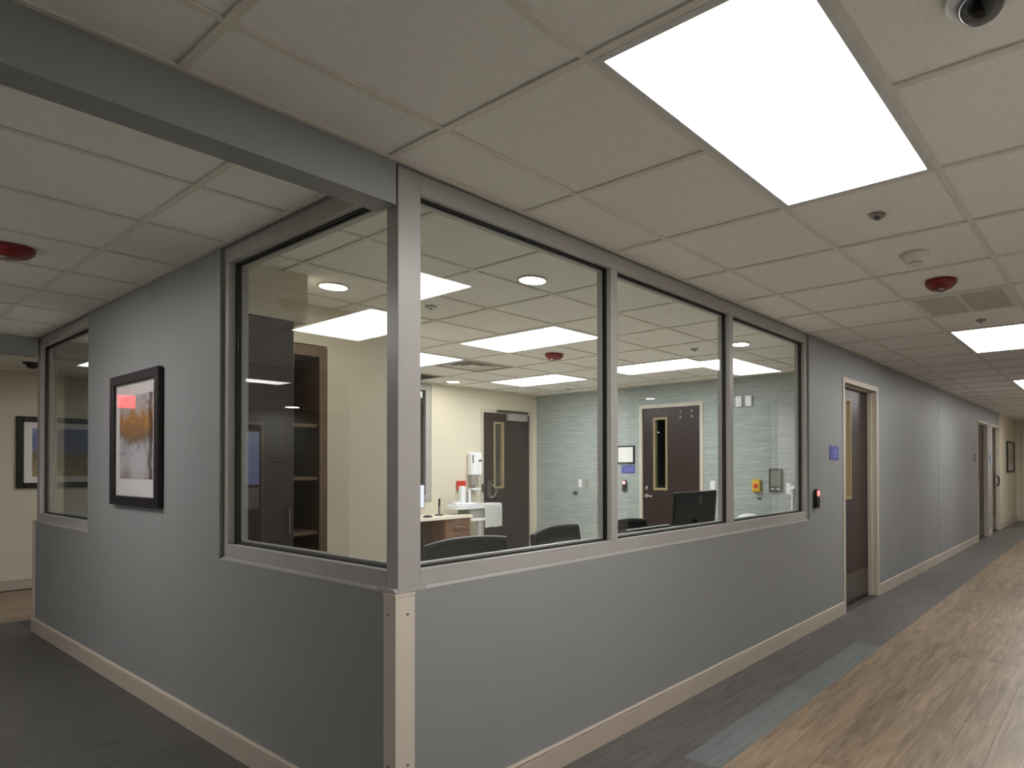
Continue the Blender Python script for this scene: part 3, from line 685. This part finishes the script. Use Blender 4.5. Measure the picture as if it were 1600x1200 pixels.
# ------------------------------------------------------------------ signs, readers, switches on the walls
def sign(mp, a0, a1, z0, z1, label, marks, m='blue_sign', mm='blue_light'):
    t = thing('room_sign', label, 'sign', mp((a0+a1)/2, 0, z0))
    bb = BM(); mbx(bb, mp, a0, a1, .001, .006, z0, z1, .0015); obj('sign_plate', bb, m, t)
    for (p, q, r, s_) in marks:
        bb = BM(); mbx(bb, mp, a0+(a1-a0)*p, a0+(a1-a0)*q, .006, .0075, z0+(z1-z0)*r, z0+(z1-z0)*s_); obj('raised_mark', bb, mm, t)
sign(off_right, 4.115, 4.325, 1.412, 1.535, 'blue room sign on the grey wall beside the corridor door', [(.38, .9, .62, .74), (.38, .9, .42, .54), (.38, .8, .22, .34)])
sign(off_cover, 3.3, 3.535, 1.262, 1.374, 'blue room sign under the framed notice', [(.1, .5, .5, .66), (.1, .7, .25, .36)])
sign(off_right, 10.9, 11.02, 1.43, 1.56, 'grey room sign before the first far door', [(.2, .8, .5, .7)], 'dark_grey', 'grey_plastic')
sign(off_right, 12.45, 12.57, 1.43, 1.56, 'blue grey room sign between the two far doors', [(.2, .8, .5, .7)])
sign(off_lobby, -4.23, -3.93, 1.0+.44, 1.0+.54, 'dark room sign in the lobby mirrored in the glass', [(.08, .45, .25, .75), (.55, .92, .25, .75)], 'dark_grey', 'grey_plastic')
def reader(mp, a, z0, label, sc=1.):
    t = thing('card_reader', label, 'card reader', mp(a, 0, z0)); h = .15*sc; w_ = .036*sc
    bb = BM(); out = [(-w_, 0), (w_, 0), (w_*1.02, h*.75)] + [(w_*math.cos(k*PI/8), h*.82+w_*math.sin(k*PI/8)*.9) for k in range(0, 9)] + [(-w_*1.02, h*.75)]
    plate(bb, out, lambda u, v, d: Vector(mp(a+u, d*1.0, z0+v)), .03); obj('housing', bb, 'black', t)
    bb = BM(); out = [(w_*.72*math.cos(k*PI/8), h*.80+w_*.72*math.sin(k*PI/8)) for k in range(16)]
    plate(bb, out, lambda u, v, d: Vector(mp(a+u, .03+d, z0+v)), .004); obj('led_ring', bb, 'led_red', t)
    bb = BM(); mbx(bb, mp, a-w_*.8, a+w_*.8, .03, .034, z0+.01, z0+h*.5, .002); obj('keypad_face', bb, 'black_soft', t)
reader(off_right, 3.78, 1.01, 'black card reader with a red light beside the last window', 1.0); reader(off_cover, 3.47, 1.015, 'small black card reader under the blue sign on the wallcovering')
def switch(mp, a, z, label, m='white_plastic', w_=.07, h=.115, tog=True):
    t = thing('wall_switch', label, 'switch', mp(a, 0, z-h/2))
    bb = BM(); mbx(bb, mp, a-w_/2, a+w_/2, .001, .007, z-h/2, z+h/2, .002); obj('cover_plate', bb, m, t)
    if tog: bb = BM(); mbx(bb, mp, a-.017, a+.017, .007, .0105, z-.033, z+.033, .001); obj('rocker', bb, m, t)
switch(off_cover, 4.31, 1.115, 'white wall switch near the corner of the wallcovering wall'); switch(off_cover, 4.18, 1.112, 'dull steel wall plate beside the white switch', 'vent_grey')
switch(off_cover, 2.067, 1.12, 'white wall switch on the hinge side of the wallcovering door', h=.11); switch(off_cover, 3.935, .44, 'white low wall outlet on the wallcovering')
for a, lb in ((1.685, 'white sensor box high on the wallcovering nearer the door'), (1.55, 'white sensor box high on the wallcovering away from the door')):
    t = thing('sensor_box', lb, 'sensor', off_cover(a, 0, 2.075)); bb = BM(); mbx(bb, off_cover, a-.042, a+.042, .001, .03, 2.075, 2.205, .006); obj('housing', bb, 'white_plastic', t)
    bb = BM(); mbx(bb, off_cover, a-.018, a+.018, .03, .034, 2.11, 2.15, .003); obj('lens_window', bb, 'white_plastic', t)
t = thing('wall_stop', 'round door stop knob under the white switch', 'door stop', off_cover(4.383, 0, .95)); bb = BM(); lathe(bb, off_cover(4.383, 0, .975), [(.026, 0), (.026, -.01), (.014, -.014), (.014, -.03), (.024, -.036), (.022, -.05), (0, -.052)], 18, 'x'); obj('bumper', bb, 'steel_dull', t, smooth=True)
for a, z, lb in ((1.42, .98, 'small steel wall bumper under the yellow pull box'), (1.01, .985, 'small steel wall bumper beside the white tube')):
    t = thing('wall_bumper', lb, 'bumper', off_cover(a, 0, z)); bb = BM(); lathe(bb, off_cover(a, 0, z), [(.024, 0), (.024, -.006), (.012, -.01), (.012, -.022), (.018, -.026), (0, -.032)], 14, 'x'); obj('knob_body', bb, 'steel_dull', t, smooth=True)
t = thing('pull_box', 'yellow pull box with a red centre on the wallcovering', 'alarm', off_cover(1.448, 0, 1.05))
b = BM(); mbx(b, off_cover, 1.395, 1.502, .001, .045, 1.05, 1.198, .01); obj('housing', b, 'yellow', t)
b = BM(); lathe(b, off_cover(1.448, .045, 1.125), [(.028, 0), (.028, -.008), (.02, -.014), (0, -.015)], 18, 'x'); obj('push_button', b, 'red_bright', t, smooth=True)
t = thing('wall_display', 'dark framed grey wall display with two light buttons', 'panel', off_cover(1.2, 0, 1.055))
b = BM(); mbx(b, off_cover, 1.122, 1.287, .001, .03, 1.055, 1.328, .005); obj('housing', b, 'dark_grey', t)
b = BM(); mbx(b, off_cover, 1.148, 1.262, .03, .032, 1.12, 1.3); obj('screen', b, 'screen_grey', t)
for a in (1.165, 1.235): b = BM(); mbx(b, off_cover, a-.022, a+.022, .03, .033, 1.083, 1.095); obj('button', b, 'white_plastic', t)
t = thing('equipment_arm', 'white wall bracket with a vertical tube beside the wall display', 'bracket', off_cover(1.0, 0, .75))
b = BM(); mbx(b, off_cover, 1.0, 1.075, .001, .012, 1.03, 1.16, .003); obj('wall_plate', b, 'white_plastic', t)
b = BM(); plate(b, [(1.03, 1.06), (1.05, 1.12), (1.02, 1.165), (.985, 1.13), (.945, 1.13), (.95, 1.10), (.985, 1.09), (1.0, 1.06)], lambda u, v, d: Vector(off_cover(u, .012+d, v)), .05); obj('clamp', b, 'white_plastic', t)
b = BM(); tube(b, [off_cover(.985, .04, 1.12), off_cover(.985, .04, .9), off_cover(.988, .04, .74), off_cover(1.0, .04, .62)], .013, 10); obj('drop_tube', b, 'white_plastic', t, smooth=True)
t = thing('hamper_bin', 'white rounded bin top showing over the window sill', 'bin', (5.3, 1.42, 0))
b = BM(); lathe(b, (5.3, 1.42, 0), [(.13, 0), (.15, .02), (.17, .65), (.17, .67)], 24); obj('bin_body', b, 'white_plastic', t, smooth=True)
b = BM(); lathe(b, (5.3, 1.42, 0), [(.176, .665), (.176, .695), (.165, .74), (.12, .785), (.05, .808), (0, .812)], 24); obj('bin_lid', b, 'white_plastic', t, smooth=True)

# ------------------------------------------------------------------ the dark cabinet and shelves behind the side window
t = thing('tall_cabinet', 'tall dark brown cabinet under the beige bulkhead', 'cabinet', (.27, 1.98, 0))
b = BM(); bx(b, .125, .41, 1.68, 2.31, .1, 2.168); obj('cabinet_body', b, 'cab_brown', t); b = BM(); bx(b, .14, .40, 1.72, 2.31, 0, .1); obj('plinth', b, 'black', t)
b = BM(); bx(b, .127, .408, 1.66, 1.679, .105, 2.166, .002); d_ = obj('cabinet_door', b, 'cab_brown', t)
b = BM(); tube(b, [(.375, 1.66, .98), (.375, 1.632, .99), (.375, 1.632, 1.13), (.375, 1.66, 1.14)], .005, 8); obj('handle', b, 'steel', d_)
t = thing('wood_shelf_unit', 'brown framed open shelving set in the beige wall', 'shelf', (.7, 2.5, 0))
for x0, x1 in ((.484, .51), (.864, .918)): b = BM(); bx(b, x0, x1, 2.305, 2.78, 0, 2.172, .002); obj('side_panel', b, 'wood_trim', t)
b = BM(); bx(b, .51, .864, 2.305, 2.78, 2.1, 2.172, .002); obj('top_panel', b, 'wood_trim', t)
b = BM(); bx(b, .51, .864, 2.76, 2.78, 0, 2.1); obj('back_panel', b, 'black_soft', t)
for z in (.92, 1.285, 1.638): b = BM(); bx(b, .511, .863, 2.33, 2.759, z-.012, z+.012, .001); obj('shelf_board', b, 'wood_trim', t)
b = BM(); bx(b, .511, .863, 2.33, 2.759, .08, .104, .001); obj('shelf_board', b, 'wood_trim', t)

# ------------------------------------------------------------------ desk under the back window
t = thing('desk', 'cream topped desk with brown drawers under the back window', 'desk', (3.2, 4.95, 0))
b = BM(); bx(b, 2.3, 3.94, 4.66, 5.215, .712, .75, .003); obj('desk_top', b, 'counter', t)
b = BM(); bx(b, 3.54, 3.915, 4.70, 5.2, .03, .711, .002); ped = obj('pedestal', b, 'wood_drawer', t)
b = BM(); bx(b, 2.35, 2.39, 4.70, 5.2, 0, .711); obj('end_panel', b, 'wood_drawer', t)
b = BM(); bx(b, 2.39, 3.54, 5.15, 5.17, .15, .711); obj('modesty_panel', b, 'door_brown', t)  # darker brown than the desk's wood: kneehole shade put into the colour
for k, (z0, z1) in enumerate(((.565, .705), (.42, .56), (.05, .415))):
    b = BM(); bx(b, 3.545, 3.91, 4.68, 4.699, z0, z1, .002); dr = obj('drawer', b, 'wood_drawer', t)
    zc = z1-.09; b = BM(); tube(b, [(3.66, 4.68, zc), (3.66, 4.66, zc), (3.79, 4.66, zc), (3.79, 4.68, zc)], .009, 8); obj('handle', b, 'steel', dr)
    b = BM(); lathe(b, (3.725, 4.68, z1-.035), [(.012, 0), (.012, -.004), (.006, -.006)], 12, 'y'); obj('lock', b, 'steel', dr)
t = thing('phone_stand', 'slim black handset standing on the cream desk', 'phone', (3.6, 4.88, .75))
b = BM(); bx(b, 3.555, 3.645, 4.85, 4.92, .75, .765, .005); obj('base', b, 'black', t); b = BM(); bx(b, 3.59, 3.615, 4.875, 4.89, .765, .96, .004); obj('handset', b, 'black_soft', t); b = BM(); bx(b, 3.595, 3.61, 4.866, 4.876, .78, .87, .002); obj('keypad', b, 'vent_grey', t)
t = thing('black_mouse', 'small black mouse on the cream desk', 'mouse', (3.34, 4.74, .75)); b = BM(); lathe(b, (3.34, 4.74, .75), [(.055, 0), (.055, .008), (.045, .02), (.02, .028), (0, .029)], 20); obj('mouse_body', b, 'black', t, smooth=True)
b = BM(); bx(b, 3.325, 3.355, 4.69, 4.71, .76, .772, .003); obj('scroll_wheel', b, 'dark_grey', t)
t = thing('desk_monitor', 'blue lit monitor edge at the end of the cream desk', 'monitor', (3.3, 5.0, .75))
b = BM(); bx(b, 2.98, 3.5, 5.04, 5.07, .84, 1.14, .004); mo = obj('housing', b, 'black', t); b = BM(); bx(b, 2.99, 3.49, 5.0385, 5.04, .85, 1.13); obj('screen', b, 'evening_blue', t)
b = BM(); bx(b, 3.2, 3.28, 5.07, 5.09, .76, .95, .004); obj('stand_neck', b, 'black', t); b = BM(); bx(b, 3.13, 3.35, 5.0, 5.16, .75, .762, .004); obj('stand_foot', b, 'black', t)

# ------------------------------------------------------------------ medical cart, cloth, wall dispensers
t = thing('medical_cart', 'white plastic medical cart with a rounded tray top', 'cart', (4.22, 4.9, 0))
def rounded(x0, x1, y0, y1, r, n=6):
    o = []
    for cx, cy, a0 in ((x1-r, y1-r, 0), (x0+r, y1-r, PI/2), (x0+r, y0+r, PI), (x1-r, y0+r, 1.5*PI)):
        for k in range(n+1): a = a0+PI/2*k/n; o.append((cx+r*math.cos(a), cy+r*math.sin(a)))
    return o
CX0, CX1, CY0, CY1 = 3.76, 4.47, 4.74, 5.05
b = BM(); plate(b, rounded(CX0, CX1, CY0, CY1, .12), lambda u, v, d: Vector((u, v, .815+d)), .035); obj('tray_top', b, 'white_plastic', t)
b = BM(); plate(b, rounded(CX0-.006, CX1+.006, CY0-.006, CY1+.006, .125), lambda u, v, d: Vector((u, v, .85+d)), .014); obj('tray_rim', b, 'white_plastic', t)
b = BM(); plate(b, rounded(3.97, CX1-.05, CY0+.02, CY1-.02, .03), lambda u, v, d: Vector((u, v, .69+d)), .125); obj('drawer_box', b, 'vent_grey', t)
b = BM(); plate(b, rounded(3.96, CX1-.02, CY0, CY1, .05), lambda u, v, d: Vector((u, v, .655+d)), .035); obj('under_tray', b, 'white_plastic', t)
b = BM(); tube(b, [(4.22, 4.9, .1), (4.22, 4.9, .655)], .035, 14); obj('column', b, 'white_plastic', t, smooth=True)
b = BM(); tube(b, [(4.44, 4.79, .83), (4.51, 4.80, .835), (4.535, 4.895, .835), (4.51, 4.99, .835), (4.44, 5.0, .83)], .014, 8); obj('push_handle', b, 'white_plastic', t, smooth=True)
for k in range(5):
    a = 2*PI*k/5+.3; b = BM(); tube(b, [(4.22, 4.9, .11), (4.22+.2*math.cos(a), 4.9+.2*math.sin(a), .075)], [.03, .018], 8); lg = obj('leg', b, 'white_plastic', t)
    b = BM(); lathe(b, (4.22+.19*math.cos(a), 4.9+.19*math.sin(a)-.012, .035), [(.035, 0), (.035, .024)], 14, 'y'); obj('caster', b, 'black', lg)
t = thing('vitals_unit', 'white upright unit standing on the medical cart', 'device', (4.02, 4.9, .865))
b = BM(); bx(b, 3.925, 3.995, 4.87, 4.94, .88, 1.105, .014, 2); obj('housing', b, 'white_plastic', t); b = BM(); bx(b, 3.998, 4.045, 4.88, 4.93, .88, 1.05, .006); obj('grey_post', b, 'vent_grey', t)
b = BM(); bx(b, 4.048, 4.08, 4.88, 4.93, .88, 1.05, .006); obj('white_post', b, 'white_plastic', t); b = BM(); bx(b, 3.91, 4.15, 4.84, 4.97, .865, .889, .01, 2); obj('foot', b, 'white_plastic', t)
b = BM(); bx(b, 3.83, 3.905, 4.85, 4.95, .8645, .905, .016, 2); obj('probe_cup', b, 'white_plastic', t)
# towel hanging over the cart's edge
t = thing('white_towel', 'white towel draped over the handle end of the cart', 'towel', (4.32, 4.74, .54))
b = BM(); n = 14; rows = []
path = [(CY0+.2, .871), (CY0+.1, .873), (CY0, .872), (CY0-.02, .855), (CY0-.024, .78), (CY0-.024, .68), (CY0-.022, .56)]
for (yy, zz) in path: rows.append([(4.175+.285*k/n, yy-.004*math.sin(k*1.1)*(.5 if zz < .85 else .1), zz-.004*math.sin(k*.9)*(1 if zz < .85 else 0)) for k in range(n+1)])
V1 = [[b.verts.new(p) for p in r] for r in rows]
for r in range(len(rows)-1):
    for k in range(n): b.faces.new([V1[r][k], V1[r][k+1], V1[r+1][k+1], V1[r+1][k]])
bmesh.ops.solidify(b, geom=b.faces[:], thickness=.006); obj('cloth', b, 'white_cloth', t, smooth=True)
t = thing('hand_sanitizer', 'white hand sanitizer dispenser on the beige wall beside the door', 'dispenser', off_back(4.36, 0, 1.02))
b = BM(); mbx(b, off_back, 4.27, 4.455, .001, .11, 1.235, 1.555, .02); obj('housing', b, 'white_plastic', t)
b = BM(); mbx(b, off_back, 4.29, 4.41, .001, .09, 1.10, 1.235, .01); obj('nozzle_block', b, 'vent_grey', t)
b = BM(); mbx(b, off_back, 4.285, 4.302, .11, .113, 1.41, 1.52); obj('level_window', b, 'dark_grey', t)
b = BM(); mbx(b, off_back, 4.385, 4.44, .11, .113, 1.43, 1.455); obj('logo_mark', b, 'dark_grey', t)
b = BM(); mbx(b, off_back, 4.28, 4.42, .001, .12, 1.04, 1.065, .006); obj('drip_tray', b, 'white_plastic', t)
t = thing('red_alarm_box', 'red pull station on the beige wall behind the white unit', 'alarm', off_back(4.16, 0, 1.03))
b = BM(); mbx(b, off_back, 4.10, 4.225, .001, .05, 1.035, 1.17, .006); obj('housing', b, 'red_bright', t); b = BM(); mbx(b, off_back, 4.13, 4.195, .05, .058, 1.075, 1.1, .002); obj('pull_bar', b, 'white_plastic', t)

# ------------------------------------------------------------------ workstation under the corridor window
t = thing('work_counter', 'long pale counter under the corridor window', 'desk', (1.9, .48, 0))
b = BM(); bx(b, .2, 3.6, .135, .8, .70, .735, .003); obj('counter_top', b, 'counter', t)
for x in (.22, 1.9, 3.56): b = BM(); bx(b, x, x+.03, .15, .45, 0, .70); obj('support_panel', b, 'wood_drawer', t)
t = thing('computer_monitor', 'black computer monitor seen from behind over the sill', 'monitor', (2.88, .6, .735))
b = BM(); sl_ = .0
zt_, zb_ = 1.158, .80
A = [(2.60, .585, zt_), (3.172, .585, zt_), (3.15, .60, zb_), (2.585, .60, zb_)]
vs_ = [b.verts.new(p) for p in A]; vb_ = [b.verts.new((p[0], p[1]+.028, p[2])) for p in A]
for k in range(4): b.faces.new([vs_[k], vs_[(k+1) % 4], vb_[(k+1) % 4], vb_[k]])
b.faces.new(vs_); b.faces.new(vb_); obj('housing', b, 'black', t)
b = BM(); bx(b, 2.605, 3.168, .585, .612, 1.157, 1.163, .001); obj('top_edge', b, 'dark_grey', t)
b = BM(); bx(b, 2.62, 3.13, .6285, .63, .84, 1.14); obj('screen', b, 'dark_grey', t)
b = BM()
for k in range(20):
    a, a2 = 2*PI*k/20, 2*PI*(k+1)/20
    tube(b, [(2.925+.020*math.cos(a), .584, 1.107+.020*math.sin(a)), (2.925+.020*math.cos(a2), .584, 1.107+.020*math.sin(a2))], .0025, 6)
obj('logo_ring', b, 'grey_plastic', t)
b = BM()
for k in range(14):
    a, a2 = 2*PI*k/14, 2*PI*(k+1)/14
    tube(b, [(2.925+.015*math.cos(a), .584, 1.076+.013*math.sin(a)), (2.925+.015*math.cos(a2), .584, 1.076+.013*math.sin(a2))], .002, 6)
obj('logo_ring', b, 'grey_plastic', t)
b = BM(); bx(b, 2.84, 2.92, .56, .583, .745, .95, .005); obj('stand_neck', b, 'black', t); b = BM(); bx(b, 2.76, 3.0, .47, .7, .735, .747, .005); obj('stand_foot', b, 'black', t)
t = thing('document_tray', 'black desktop tray with white paper edges before the monitor', 'tray', (2.2, .47, .735))
b = BM(); bx(b, 1.98, 2.48, .38, .58, .735, .755, .004); obj('tray_base', b, 'black', t)
for x in (1.985, 2.465): b = BM(); bx(b, x, x+.012, .38, .58, .755, .935, .002); obj('tray_side', b, 'black', t)
b = BM(); bx(b, 1.99, 2.47, .565, .577, .755, .935, .002); obj('tray_back', b, 'black', t)
b = BM(); bx(b, 2.0, 2.46, .39, .56, .91, .925, .002); obj('tray_shelf', b, 'black', t)
b = BM(); bx(b, 2.0, 2.47, .562, .578, .936, .942); obj('paper_stack', b, 'paper', t)
t = thing('cable_loop', 'black cable with a pale rim looping before the monitor', 'cable', (2.5, .4, .735))
b = BM(); tube(b, [(2.05, .33, .735), (2.05, .33, .88), (2.07, .33, .925), (2.12, .33, .935), (2.5, .36, .935), (2.62, .37, .935), (2.66, .37, .92), (2.67, .37, .88), (2.67, .37, .735)], .008, 8); obj('cable_sheath', b, 'dark_grey', t, smooth=True)
t = thing('paper_pile', 'small pile of white paper on the counter', 'paper', (1.78, .4, .735)); b = BM(); bx(b, 1.66, 1.9, .3, .5, .735, .915, .002); obj('sheets', b, 'paper', t)
b = BM(); bx(b, 1.67, 1.88, .31, .49, .915, .919); obj('top_sheet', b, 'paper', t)

# mesh backed task chairs
def mesh_mat():
    m, nt, b_ = newmat('chair_mesh'); n = nt.nodes; l = nt.links; out = [x for x in n if x.type == 'OUTPUT_MATERIAL'][0]
    b_.inputs['Base Color'].default_value = (.012, .013, .013, 1); b_.inputs['Roughness'].default_value = .8
    tr = n.new('ShaderNodeBsdfTransparent'); mx = n.new('ShaderNodeMixShader'); mx.inputs[0].default_value = .55
    l.new(tr.outputs[0], mx.inputs[1]); l.new(b_.outputs[0], mx.inputs[2]); l.new(mx.outputs[0], out.inputs[0])
mesh_mat()
def chair(x, y, rz, top, label, wtop=.46, wbot=.52, tilt=0.):
    """stands at (x, y), sitter faces local -Y"""
    t = thing('task_chair', label, 'chair', (x, y, 0), 'mesh task chairs at the counter'); L = {}
    def P(u, v, z): return Vector((x+u, y+v, z))
    for k in range(5):
        a = 2*PI*k/5+.2; bb = BM(); tube(bb, [P(0, 0, .1), P(.3*math.cos(a), .3*math.sin(a), .075)], [.028, .018], 8); lg = obj('base_leg', bb, 'black', t)
        bb = BM(); lathe(bb, P(.29*math.cos(a)-.014, .29*math.sin(a), .03), [(.03, 0), (.03, .028)], 12, 'x'); obj('caster', bb, 'black', lg)
    bb = BM(); tube(bb, [P(0, 0, .09), P(0, 0, .4)], .026, 12); obj('gas_lift', bb, 'black', t)
    bb = BM(); bx(bb, x-.24, x+.24, y-.24, y+.22, .40, .47, .03, 3); obj('seat', bb, 'black_soft', t, smooth=True)
    for s_ in (-1, 1):
        bb = BM(); tube(bb, [P(s_*.22, .05, .42), P(s_*.27, .05, .46), P(s_*.275, .02, .62)], .014, 8); bx(bb, x+s_*.275-.03, x+s_*.275+.03, y-.12, y+.12, .62, .645, .008); obj('armrest', bb, 'black', t)
    yb = .235; zb = .52
    n = 12
    def B(u, v): # back surface: u -1..1, v 0..1
        w_ = (wbot*(1-v)+wtop*v)/2
        return P(u*w_, yb+.05*v-.035*(1-u*u)*(-1), zb+(top-zb)*v-.02*u*u*v+tilt*u*v)
    bb = BM(); tube(bb, [B(u/6-1, 1) for u in range(13)], .016, 8); obj('top_rail', bb, 'black', t, smooth=True)
    bb = BM(); tube(bb, [B(u/6-1, 0) for u in range(13)], .016, 8); obj('bottom_rail', bb, 'black', t, smooth=True)
    for s_ in (-1, 1): bb = BM(); tube(bb, [B(s_, k/5) for k in range(6)], .016, 8); obj('side_rail', bb, 'black', t, smooth=True)
    bb = BM(); tube(bb, [B(u/6-1, .78) for u in range(13)], .012, 8); obj('upper_band', bb, 'black', t, smooth=True)
    bb = BM(); g = [[bb.verts.new(B(u/6-1, k/6)) for u in range(13)] for k in range(7)]
    for k in range(6):
        for u in range(12): bb.faces.new([g[k][u], g[k][u+1], g[k+1][u+1], g[k+1][u]])
    obj('mesh_panel', bb, 'chair_mesh', t, smooth=True)
    bb = BM(); gg = [[bb.verts.new(B(u/6-1, .78+.22*k/2)+Vector((0, .006, 0))) for u in range(13)] for k in range(3)]
    for k in range(2):
        for u in range(12): bb.faces.new([gg[k][u], gg[k][u+1], gg[k+1][u+1], gg[k+1][u]])
    bmesh.ops.solidify(bb, geom=bb.faces[:], thickness=.008); obj('head_band', bb, 'black_soft', t, smooth=True)
    bb = BM(); tube(bb, [P(0, .12, .42), P(0, .26, .42), P(0, .30, .5), P(0, .29, .6)], .022, 8); obj('back_post', bb, 'black', t)
    # turn about the vertical
    t.rotation_euler.z = rz
    return t
chair(1.02, .66, 0, .945, 'black mesh task chair seen behind the post side of the widest pane', .56, .56)
chair(1.96, .86, .16, .93, 'black mesh task chair with a curved top by the middle of the window', .52, .57, .014)
chair(2.86, .98, 0, .91, 'black mesh task chair partly behind the mullion and tray', .5, .52)

# ------------------------------------------------------------------ exit sign in the lobby, mirrored in the picture glass
t = thing('exit_sign_offscreen', 'red lit exit sign hanging in the lobby ceiling', 'sign', (-1.65, 9.4, 2.2))
b = BM(); bx(b, -1.8, -1.58, 9.4, 9.44, 2.2, 2.4, .004); obj('housing', b, 'white_plastic', t)
b = BM(); bx(b, -1.66, -1.64, 9.41, 9.43, 2.4, H); obj('stem', b, 'white_plastic', t)
b = BM(); bx(b, -1.79, -1.59, 9.398, 9.4, 2.21, 2.39); obj('lit_face', b, 'exit_red', t)
